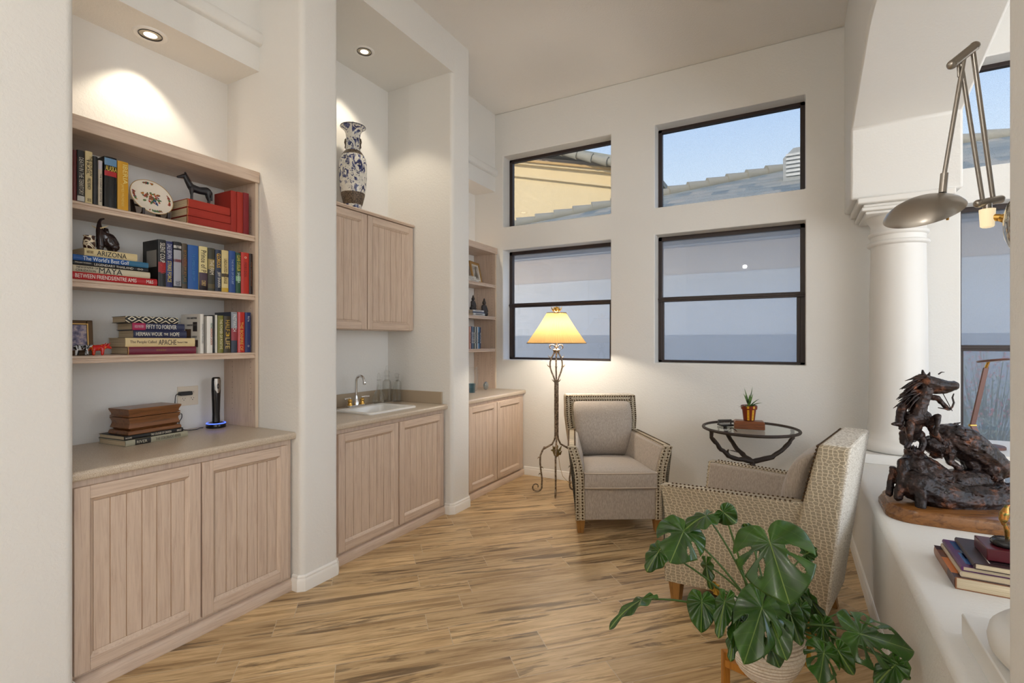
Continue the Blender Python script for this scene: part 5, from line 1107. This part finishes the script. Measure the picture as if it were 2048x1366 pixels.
caps=[(S(1876,892,.03),r_(19),S(1892,893,.04),r_(24)),(S(1918,880,.045),r_(31),S(1945,893,.05),r_(36),S(1982,915,.05),r_(30),S(2012,940,.05),r_(26)),(S(1866,886,.02),r_(10),S(1870,901,.02),r_(9)),(S(1884,908,.03),r_(12),S(1880,914,.03),r_(7)),
 (S(1905,905,.02),r_(12),S(1903,925,.01),r_(7),S(1915,934,.0),r_(6),S(1912,948,0),r_(5)),(S(1864,874,.0),r_(3.5),S(1859,866,.0),r_(1.5)),(S(1990,940,.03),r_(20),S(2005,975,.02),r_(10)),(S(1950,915,.04),r_(18),S(1960,950,.03),r_(12))]
organic('upper_bison',caps,M_bronze,t,.0036,.010,.025,1,extra=spikes([(S(1920,875,.03),r_(30),34,(.9,0,-.3)),(S(1888,893,.02),r_(23),34,(-.1,0,-.8)),(S(1945,893,.04),r_(34),26,(.9,0,-.4))],.032,.0042,5),label='leaping bison behind the horse')
caps=[(S(1826,838,0),r_(17),S(1830,855,.02),r_(18),S(1836,874,.05),r_(16)),(S(1842,834,-.012),r_(15),S(1818,838,-.012),r_(14)),(S(1832,826,-.01),r_(14),S(1841,800,-.01),r_(12),S(1850,775,-.01),r_(13)),
 (S(1851,765,-.01),r_(15),S(1867,769,-.025),r_(13.5),S(1882,771,-.035),r_(10.5),S(1893,770,-.04),r_(9.5)),(S(1862,778,-.02),r_(10),S(1877,780,-.03),r_(7),S(1888,778,-.038),r_(5)),(S(1848,752,0),r_(5),S(1845,741,0),r_(2)),(S(1860,753,.01),r_(4.5),S(1863,745,.01),r_(1.5)),
 (S(1810,846,-.03),r_(9.5),S(1803,866,-.05),r_(6),S(1808,882,-.04),r_(4.2),S(1797,890,-.05),r_(4.2)),(S(1848,846,-.03),r_(8.5),S(1848,828,-.08),r_(5.5),S(1842,846,-.095),r_(4),S(1840,862,-.09),r_(4)),
 (S(1820,872,.03),r_(11),S(1816,886,.03),r_(6.5),S(1828,898,.02),r_(5)),(S(1848,872,.03),r_(11),S(1853,886,.02),r_(6.5),S(1846,902,.01),r_(5.5))]
organic('horse',caps,M_bronze,t,.0032,.006,.02,2,label='rearing horse')
b=B(); rnd=random.Random(3)
for k in range(46):
    u=rnd.random(); p=S(1848-18*u,750+50*u,rnd.uniform(-.02,.03)); q=p+Vector((-r_(rnd.uniform(18,34)),rnd.uniform(-.01,.03),-r_(rnd.uniform(4,26)))); m=p.lerp(q,.5)+Vector((0,0,r_(rnd.uniform(1,6)))); b.tube([p,m,q],[r_(3.2),r_(2.6),r_(.5)],6)
obj('mane',b,M_bronze,t,smooth=70)
caps=[(S(1845,800,.05),r_(12),S(1850,830,.05),r_(14),S(1858,845,.04),r_(12)),(S(1848,782,.055),r_(9)),(S(1856,795,.03),r_(6.5),S(1875,796,.0),r_(5.5),S(1884,812,-.02),r_(4)),(S(1884,812,-.02),r_(4.5),S(1888,816,-.02),r_(4.5)),(S(1830,800,.04),r_(8),S(1812,815,.02),r_(9),S(1800,835,.0),r_(8),S(1792,847,-.02),r_(6)),(S(1792,847,-.02),r_(5.5),S(1776,846,-.03),r_(3)),(S(1798,850,-.02),r_(4),S(1794,856,-.02),r_(3)),(S(1862,850,.0),r_(9),S(1864,868,-.02),r_(6.5),S(1868,877,-.04),r_(4.5)),(S(1868,845,.03),r_(7),S(1876,845,.03),r_(6))]
organic('rider',caps,M_bronze,t,.0032,.008,.018,1,label='rider leaning behind the horse neck')
b=B(); b.tube([S(1897,786,-.03),S(1894,794,-.03),S(1897,804,-.03),S(1894,812,-.03),S(1889,818,-.03),S(1878,816,-.03),S(1866,814,-.03)],[r_(1),r_(1.6),r_(1.8),r_(1.8),r_(1.8),r_(1.4),r_(1)],7); b.tube([S(1897,786,-.03),S(1893,817,-.03)],r_(.35),4) if False else None; b.tube([S(1875,785,-.03),S(1892,820,-.035)],r_(.8),5); obj('bow',b,M_bronze,t,smooth=70,label='bow and arrow')
b=B(); b.tube([S(1870,748,-.02),S(1876,744,-.02),S(1882,744,-.02)],[r_(1.4),r_(1.2),r_(.5)],6); obj('feather',b,M_bronze,t,smooth=70)
# books and small sculpture on the ledge
z=ZL+.0006
def topart(parts,txt=None):
    def f(t,th,h,D):
        for (x0,x1,z0,z1,c) in parts:
            b=B(); b.box(-D*x1,th,h*z0,-D*x0,th+.0005,h*z1); obj('cover_picture',b,cmat(c,.25),t,smooth=0)
        if txt:
            for (s,x,zz,w,hh,c) in txt:
                me=text_mesh(s,w,hh); me.transform(Matrix(((-1,0,0,-D*x),(0,0,1,th+.0012),(0,-1,0,h*zz),(0,0,0,1)))) ; 
                obj('cover_lettering',me,cmat(c),t,smooth=0)
    return f
L4='art books stacked on the white ledge'
book('book','tan art book with a sunset cover, bottom of the ledge stack',(.485,2.222,z),.040,.305,.255,(148,96,60),flat=True,rot=PI+R(-1),group=L4,bands=[(0,.3,(84,56,52))],jacket=topart([(0,1,.12,.60,(228,136,70)),(0,1,.60,.85,(120,76,60)),(0,1,0,.12,(70,44,48)),(0,1,.85,1,(70,44,48))]))
book('book','white-bound thin book second from the bottom of the ledge stack',(.502,2.232,z+.0412),.018,.275,.235,(206,186,160),flat=True,rot=PI+R(-1),group=L4)
book('book','purple and blue picture book in the ledge stack',(.506,2.236,z+.0602),.016,.268,.235,(92,36,96),flat=True,rot=PI+R(-1),group=L4,jacket=topart([(.08,.95,.10,.50,(52,112,186)),(.12,.6,.30,.62,(150,180,210)),(.08,.95,.62,.94,(44,84,146)),(.3,.5,.65,.85,(214,216,220))],[('OVER',.34,.78,.07,.020,(240,240,240))]))
book('book','brown antiques book with white title, top of the ledge stack',(.534,2.222,z+.0772),.020,.262,.22,(58,36,36),flat=True,rot=PI+R(-2),group=L4,jacket=topart([(.20,.215,.08,.72,(226,222,212)),(.215,.95,.08,.72,(30,28,32)),(.35,.7,.2,.45,(90,100,70))],[('ANTIQUES',.62,.86,.13,.018,(240,236,230))]))
t=thing('red_leather_box','dark red box on top of the ledge books carrying the bronze birds','box',(.672,2.34,z+.0984),R(0)); b=B(); b.box(-.092,-.075,0,.085,.065,.040); obj('box_body',b,mat('dark_red_lacquer',srgb(84,26,34),.28),t,bevel=.003)
t=thing('bird_sculpture','small gilded bronze hummingbird pair with a dark stone foot, on the red box','sculpture',(.648,2.330,z+.139))
M_gb=mat('gilded_speckled_bronze',srgb(150,116,62),.28,.85); v=coord(M_gb); setc(M_gb,ramp(M_gb,nz(M_gb,v,90,3,.6),[(.38,srgb(110,112,64)),(.52,srgb(186,140,72)),(.64,srgb(206,120,62))]))
b=B(); b.lathe([(.038,0),(.043,.005),(.043,.014),(.036,.022),(0,.026)],28); obj('stone_foot',b,mat('black_stone',(.02,.02,.022),.2),t,smooth=50)
Q=lambda a,zz,dd=0: rgt*a+fwd*dd+Vector((0,0,zz))
def bird(lbl,o,s,par):
    caps=[(o+Q(0,.0),.016*s,o+Q(.004*s,.022*s),.017*s,o+Q(.010*s,.040*s),.011*s),(o+Q(.014*s,.050*s),.0095*s),(o+Q(-.002*s,-.012*s),.010*s,o+Q(-.002*s,-.022*s),.006*s)]
    ob=organic('bird',caps,M_gb,par,.0022,label=lbl)
    b=B(); b.tube([o+Q(.018*s,.052*s),o+Q(.030*s,.060*s),o+Q(.040*s,.067*s)],[.003*s,.0018*s,.0006],6); obj('beak',b,M_gb,ob,smooth=70)
bird('upper hummingbird with long beak',Q(-.022,.095,-.01),.82,t); bird('smaller second bird',Q(.024,.070,.0),.55,t)
b=B()
for (a,zz,dd) in ((-.02,.085,-.01),(.03,.07,0)): b.tube([Q(a*.1+.003,.024),Q(a*.4+.004,.05,dd*.5),Q(a,zz,dd)],[.006,.009,.004],8)
obj('leaf_stems',b,M_gb,t,smooth=70)
# ---------------------------------------------------------------- swing arm lamp on the near column
t=thing('swing_arm_lamp','brushed nickel double-arm lamp with a round dished shade, mounted on the near right column','lamp',(.4850,1.712,1.690))
O=Vector(t.location); V=lambda *p: Vector(p)-O
nrm=Vector((-.92,.39,0)).normalized()
Mn=nrm.to_track_quat('Z','Y').to_matrix()
b=B(); b.lathe([(.072,-.012),(.074,.0),(.070,.012),(.058,.024),(.038,.032),(0,.035)],40,tuple(Vector((.5005,1.692,1.690))-O),mtx=Mn); obj('wall_plate',b,mat('mirror_nickel',srgb(190,186,178),.08,1),t,smooth=60)
b=B(); b.cyl(V(.492,1.709,1.700),V(.468,1.725,1.716),.013,.010); b.cyl(V(.468,1.725,1.716),V(.443,1.735,1.722),.0095,.009); obj('brass_arm',b,M_brass,t,smooth=50)
b=B(); b.cyl(V(.4445,1.734,1.742),V(.4445,1.734,1.698),.0165,.0140,24); b.ball(V(.4445,1.734,1.698),.0135,16,(1,1,.3)); obj('glowing_socket',b,emit('lit_frosted_glass',(1,.82,.52),.85),t,smooth=60,label='lit frosted glass cylinder')
b=B(); b.cyl(V(.424,1.724,1.757),V(.474,1.750,1.768),.0105,.0105,20); b.ball(V(.474,1.750,1.768),.0105); b.ball(V(.424,1.724,1.757),.0105); b.cyl(V(.4445,1.734,1.742),V(.4445,1.734,1.756),.010,.010); obj('lower_joint',b,M_nickel,t,smooth=60)
b=B(); b.cyl(V(.364,1.688,2.116),V(.416,1.719,2.164),.0115,.0115,20); b.ball(V(.416,1.719,2.164),.0125); b.ball(V(.364,1.688,2.116),.0115); b.cyl(V(.378,1.697,2.123),V(.380,1.698,2.085),.003); obj('upper_joint',b,M_nickel,t,smooth=60)
b=B(); b.cyl(V(.434,1.728,1.765),V(.384,1.700,2.125),.0052,.0052,16); obj('arm_rod',b,M_nickel,t,smooth=60)
b=B(); b.cyl(V(.458,1.742,1.770),V(.412,1.715,2.150),.0056,.0056,16); obj('arm_rod',b,M_nickel,t,smooth=60)
b=B(); b.cyl(V(.392,1.702,2.138),V(.346,1.679,1.825),.0052,.0052,16); b.cyl(V(.3475,1.6797,1.835),V(.343,1.676,1.785),.0085,.0085,20); obj('shade_rod',b,M_nickel,t,smooth=60)
ax=(Vector((0,0,1))*math.cos(R(26))+Vector((-.18,-.98,0))*math.sin(R(26))-rgt*.20).normalized(); Ms=ax.to_track_quat('Z','Y').to_matrix(); sc=Vector((.300,1.654,1.733))-O
b=B(); b.lathe([(.086,0),(.085,.003),(.077,.014),(.062,.025),(.042,.034),(.022,.038),(0,.040)],64,tuple(sc),mtx=Ms,cap=False); b.lathe([(0,.036),(.041,.030),(.061,.021),(.076,.010),(.086,0)],64,tuple(sc),mtx=Ms,cap=False); obj('shade',b,M_nickel,t,smooth=60)
b=B(); p=sc+Ms@Vector((.03,0,.03)); b.cyl(V(.352,1.672,1.745),V(.352,1.672,1.712),.005,.003); obj('switch_pin',b,M_brass,t,smooth=60)
# desk lamp and desk in the neighbouring room
t=thing('desk','plain white desk in the neighbouring room behind the half wall','desk',(1.36,4.2,0))
b=B(); b.box(-.34,-.30,.71,.34,.30,.74); obj('desktop',b,M_trim,t,bevel=.003)
for x in (-.30,.30):
    for y in (-.26,.26): b=B(); b.box(x-.02,y-.02,0,x+.02,y+.02,.709); obj('leg',b,M_trim,t)
t=thing('desk_lamp','flat brown desk lamp with a round head in front of the neighbouring room window','desk lamp',(1.07,4.15,.7405))
M_br=mat('brown_anodised_aluminium',srgb(104,74,66),.4,.4)
b=B(); b.lathe([(.08,0),(.08,.014),(.075,.018),(0,.018)],32); obj('base',b,M_br,t,smooth=50)
b=B(); mt=Matrix.Rotation(A,4,'Z'); d0=Vector((-.03,0,.018)); el=Vector((.995-1.07,0,.875-.7405)); tp=Vector((1.058-1.07,0,1.238-.7405))
def strap(b,p,q,w,th): 
    s=rgt*w; u=fwd*th; b.loft([[tuple(p-s-u),tuple(p+s-u),tuple(p+s+u),tuple(p-s+u)],[tuple(q-s-u),tuple(q+s-u),tuple(q+s+u),tuple(q-s+u)]])
strap(b,d0,el,.017,.006); obj('lower_arm',b,M_br,t,bevel=.002)
b=B(); strap(b,el+Vector((0,0,.004)),tp,.0155,.005); obj('upper_arm',b,M_br,t,bevel=.002)
b=B(); b.cyl(el-rgt*.02,el+rgt*.02,.008); obj('hinge',b,M_brass,t,smooth=60)
hc=Vector((1.093-1.07,-.0,1.283-.7405)); Mh=(Vector((0,0,1))+Vector((.0,.16,0))-rgt*.14).normalized().to_track_quat('Z','Y').to_matrix()
b=B(); b.lathe([(0,-.006),(.076,-.006),(.080,0),(.076,.006),(0,.006)],40,tuple(hc),mtx=Mh,cap=False); hd=obj('head',b,M_br,t,smooth=50)
b=B(); b.lathe([(0,-.0068),(.070,-.0068)],40,tuple(hc),mtx=Mh,cap=False); obj('diffuser',b,mat('lamp_diffuser',srgb(200,200,204),.5),hd)
b=B(); b.cyl(tp,hc-Vector((0,0,.006))-rgt*.03,.008); obj('neck_joint',b,M_brass,t,smooth=60)
# ---------------------------------------------------------------- monstera
M_leafg=mat('monstera_leaf',srgb(46,84,34),.28); 
def leafmat(m,ca,cb,cv):
    v=coord(m); f=nz(m,v,9,3,.5); t,n,l,b=nodes(m); c=n.new('ShaderNodeTexCoord'); s=n.new('ShaderNodeSeparateXYZ'); l.new(c.outputs['Object'],s.inputs[0])
    ax=mth(m,'ABSOLUTE',s.outputs[0]); mid=mth(m,'LESS_THAN',ax,.0016); lat=mth(m,'FRACT',mth(m,'MULTIPLY',mth(m,'SUBTRACT',s.outputs[1],mth(m,'MULTIPLY',ax,.75)),24.0)); lv=mth(m,'MULTIPLY',mth(m,'LESS_THAN',lat,.05),.16)
    base=ramp(m,f,[(.35,ca),(.65,cb)]); setc(m,mixc(m,mth(m,'MAXIMUM',mth(m,'MULTIPLY',mid,.8),lv),base,cv)); m.node_tree.nodes['Principled BSDF'].inputs['Coat Weight'].default_value=.15
leafmat(M_leafg,srgb(28,60,14),srgb(60,102,28),srgb(124,148,72))
M_stem=mat('green_stem',srgb(72,104,46),.45); M_yl=mat('yellowed_leaf',srgb(196,150,44),.6)
def prof(a):
    P=[(0,1),(12,.90),(25,.80),(45,.69),(65,.62),(85,.585),(105,.56),(130,.52),(150,.44),(165,.34),(173,.24)]
    a=abs(a)
    for (a0,r0),(a1,r1) in zip(P,P[1:]):
        if a<=a1: return r0+(r1-r0)*(a-a0)/(a1-a0)
    return .24
SLOT={0:[],1:[(42,.50,1.2,3.2),(-58,.48,1.2,3.0),(-30,.55,.82,2.0)],2:[(30,.40,.80,2.6),(56,.36,1.2,4.0),(-34,.42,.85,2.6),(-62,.34,1.2,4.5),(84,.5,1.2,3.0)],3:[(24,.50,.90,2.6),(44,.44,1.2,3.2),(66,.40,1.2,3.4),(95,.42,.85,4.0),(-24,.50,.90,2.6),(-44,.46,.9,3.2),(-68,.42,.88,3.4),(-100,.45,1.2,3.4)]}
POT=Vector((-.083,2.093,.345))
def leaf(par,base,tip,width,kind,roll,bend,m,start=None,petiole=True,lab=None):
    base=Vector(base); tip=Vector(tip); L=(tip-base).length; y=(tip-base).normalized()
    cv=(Vector((0,0,1.4))-base).normalized(); nn=(cv*.75+Vector((0,0,1))*.45); nn=(nn-y*nn.dot(y)).normalized(); nn=Matrix.Rotation(R(roll),3,y)@nn; x=y.cross(nn).normalized()
    wf=width/(2*L*.585)
    NA,NR=(150,14) if kind==0 else (240,26); b=B(); amax=174; G=[[None]*(NR+1) for _ in range(NA+1)]
    slots=SLOT[kind]
    for i in range(NA+1):
        a=-amax+2*amax*i/NA; R0=prof(a)
        for j in range(NR+1):
            rho=j/NR; r=R0*rho*L; px=math.sin(R(a))*r*wf; py=math.cos(R(a))*r
            pz=-bend*L*(py/L)**2*.9 - .55*abs(px)**2/L*1.2 + .10*abs(px)+ (.006*math.sin(R(a)*9)*rho)
            G[i][j]=b.b.verts.new((px,py,pz))
    for i in range(NA):
        am=-amax+2*amax*(i+.5)/NA
        for j in range(NR):
            rm=(j+.5)/NR; cut=False
            for (sa,r0,r1,hw) in slots:
                if r0<rm<r1:
                    w=hw*min(1,(rm-r0)/.12+.35)*(1 if r1>1 else min(1,(r1-rm)/.10+.35))/max(.45,rm)*1.35
                    if abs(am-(sa+10*(rm-.7)*(-1 if sa>0 else 1)))<w: cut=True; break
            if cut: continue
            try: b.b.faces.new((G[i][j],G[i+1][j],G[i+1][j+1],G[i][j+1]))
            except Exception: pass
    bmesh.ops.remove_doubles(b.b,verts=b.b.verts,dist=1e-5); bmesh.ops.delete(b.b,geom=[v_ for v_ in b.b.verts if not v_.link_faces],context='VERTS')
    me=bpy.data.meshes.new('leaf'); b.b.to_mesh(me); b.b.free()
    M4=Matrix((x,y,nn)).transposed().to_4x4(); M4.translation=base-Vector(par.location)
    o=obj('leaf',me,m,par,smooth=180,label=lab); o.matrix_local=M4
    so=o.modifiers.new('thick','SOLIDIFY'); so.thickness=.0009; so.offset=0
    if petiole:
        p0=Vector(start) if start is not None else POT+Vector((random.uniform(-.04,.04),random.uniform(-.04,.04),0)); d=base-p0; mid=p0.lerp(base,.55)+Vector((0,0,.10*d.length+.02)); 
        pts=[]
        for k in range(11):
            u=k/10; pts.append(p0*(1-u)**2+mid*2*u*(1-u)+base*u*u)
        inv=M4.inverted(); b=B(); b.tube([inv@(p-Vector(par.location)) for p in pts],[.0048-.0018*k/10 for k in range(11)],7); obj('petiole',b,M_stem,o,smooth=80)
    return o
t=thing('plant_stand','low honey-coloured wooden stand under the ribbed white planter','plant stand',(-.083,2.093,0),A)
M_stand=oak('honey_pine_stand',srgb(190,128,52),srgb(150,94,32),2,.4,1)
for sx_,sy_ in ((-1,-1),(1,-1),(-1,1),(1,1)):
    b=B(); b.box(sx_*.104-.013,sy_*.104-.013,0,sx_*.104+.013,sy_*.104+.013,.185); obj('leg',b,M_stand,t,bevel=.002)
for k in (0,1):
    b=B(); mt=Matrix.Rotation(R(45+90*k),4,'Z'); b.box(-.145,-.015,.128+.0005*k,.145,.015,.1575,mt); obj('cross_bar',b,M_stand,t,bevel=.002)
t=thing('monstera_plant','large monstera plant with split leaves in a ribbed white woven planter','potted plant',(-.083,2.093,.159))
M_bask=mat('white_ribbed_basket',srgb(226,214,198),.8); v=coord(M_bask,'Object'); tt,n_,l_,b_=nodes(M_bask); wv=n_.new('ShaderNodeTexWave'); wv.bands_direction='Z'; wv.inputs['Scale'].default_value=22; l_.new(v,wv.inputs['Vector']); g=nz(M_bask,v,120,2); setc(M_bask,mixc(M_bask,1,ramp(M_bask,wv.outputs['Fac'],[(.05,srgb(206,192,174)),(.35,srgb(244,236,224))]),ramp(M_bask,g,[(.4,(.88,.86,.84,1)),(.55,(1,1,1,1))]),'MULTIPLY'))
b=B(); pr=[(.0,0),(.060,.0)]
import math as _m
zz=.004
for k in range(15):
    z0=.004+.0155*k; r0=.070+.060*min(1,(z0/.10))**.6; r0-= .006*max(0,(z0-.15)/.09)
    pr+= [(r0-.0025,z0),(r0+.0025,z0+.0045),(r0+.0025,z0+.010),(r0-.0025,z0+.0145)]
pr+=[(.122,.240),(.114,.238),(.112,.19)]
b.lathe(pr,64,cap=False); obj('woven_planter',b,M_bask,t,smooth=60)
b=B(); b.lathe([(0,.195),(.112,.190)],32,cap=False); obj('soil',b,mat('potting_soil',(.03,.02,.015),.9),t)
b=B()
for k in range(9):
    a=k*.7; p=Vector((.05*math.cos(a),.05*math.sin(a),.19)); b.tube([p,p*.6+Vector((0,0,.235)),p*.2+Vector((.01*k-.04,0,.30))],[.012,.010,.006],7)
obj('stem_base',b,M_stem,t,smooth=70)
LEAVES=[
 ((-0.06, 1.865, 0.734),(-0.004, 1.76, 0.596),0.248,2,8,0.10),
 ((-0.348, 1.935, 0.696),(-0.373, 1.829, 0.618),0.178,1,-10,0.08),
 ((-0.281, 2.017, 0.741),(-0.356, 1.93, 0.716),0.110,0,35,0.25),
 ((-0.221, 2.028, 0.761),(-0.174, 2.02, 0.731),0.086,0,20,0.15),
 ((-0.45, 1.992, 0.582),(-0.493, 1.945, 0.515),0.094,0,15,0.20),
 ((-0.468, 1.799, 0.473),(-0.57, 1.697, 0.431),0.086,0,50,0.30),
 ((-0.279, 1.904, 0.468),(-0.272, 1.839, 0.391),0.100,0,-5,0.08),
 ((-0.203, 1.9, 0.487),(-0.219, 1.823, 0.398),0.070,0,25,0.10),
 ((-0.085, 1.875, 0.508),(-0.126, 1.737, 0.388),0.154,1,-14,0.12),
 ((-0.074, 1.904, 0.504),(-0.016, 1.798, 0.401),0.135,2,16,0.14),
 ((-0.288, 2.082, 0.527),(-0.277, 2.054, 0.445),0.062,0,50,0.20),
 ((-0.149, 2.228, 0.625),(-0.16, 2.199, 0.673),0.068,0,10,0.10),
 ((-0.123, 2.254, 0.613),(-0.11, 2.238, 0.653),0.040,0,10,0.10),
 ((0.05, 2.201, 0.596),(0.085, 2.186, 0.627),0.057,0,20,0.10),
 ((0.017, 2.137, 0.479),(0.066, 2.096, 0.401),0.067,1,40,0.20),
 ((0.065, 2.164, 0.442),(0.123, 2.127, 0.362),0.044,0,55,0.20),
 ((0.2, 2.01, 0.433),(0.354, 2.05, 0.406),0.185,3,-6,0.10),
 ((0.133, 1.927, 0.404),(0.171, 1.902, 0.347),0.068,0,30,0.20),
 ((0.093, 1.905, 0.395),(0.079, 1.829, 0.339),0.106,2,-20,0.10),
 ((0.29, 1.991, 0.369),(0.229, 1.934, 0.325),0.080,0,10,0.20),
 ((0.297, 1.995, 0.375),(0.32, 1.974, 0.338),0.041,0,50,0.20),
 ((0.096, 2.044, 0.417),(0.101, 2.001, 0.345),0.080,1,0,0.10),
 ((-0.165, 1.922, 0.445),(-0.169, 1.828, 0.376),0.063,1,-20,0.10),
 ((-0.144, 1.979, 0.446),(-0.169, 1.896, 0.435),0.065,0,-10,0.10),
 ((-0.003, 1.989, 0.461),(0.026, 1.914, 0.396),0.076,0,20,0.10),
 ((0.029, 2.075, 0.446),(0.013, 2.009, 0.394),0.072,0,-10,0.10),
 ((-0.06, 1.865, 0.396),(-0.031, 1.836, 0.346),0.083,1,0,0.10),
 ((-0.167, 1.875, 0.408),(-0.181, 1.821, 0.331),0.058,0,30,0.10),
]
for (bs,tp_,w,k,roll,bend) in LEAVES: leaf(t,bs,tp_,w,k,roll,bend,M_leafg)
leaf(t,(.029,2.13,.374),(.068,2.097,.312),.045,0,20,.3,M_yl,lab='yellowed leaf'); leaf(t,(.055,2.10,.31),(.041,2.082,.231),.04,0,60,.2,M_yl,lab='yellowed hanging leaf'); leaf(t,(-.258,2.088,.444),(-.224,2.106,.406),.04,0,0,.2,M_yl,lab='small yellowed leaf')
for p in (((.06,2.12,.36),(.13,2.09,.25),(.15,2.0,.17)),((.03,2.09,.36),(.16,2.13,.44),(.25,2.02,.46))):
    q=[Vector(a)-Vector(t.location) for a in p]; b=B(); b.tube([q[0].lerp(q[1],u/4) for u in range(4)]+[q[1].lerp(q[2],u/4) for u in range(5)],.003,6); obj('trailing_stem',b,M_stem,t,smooth=80)
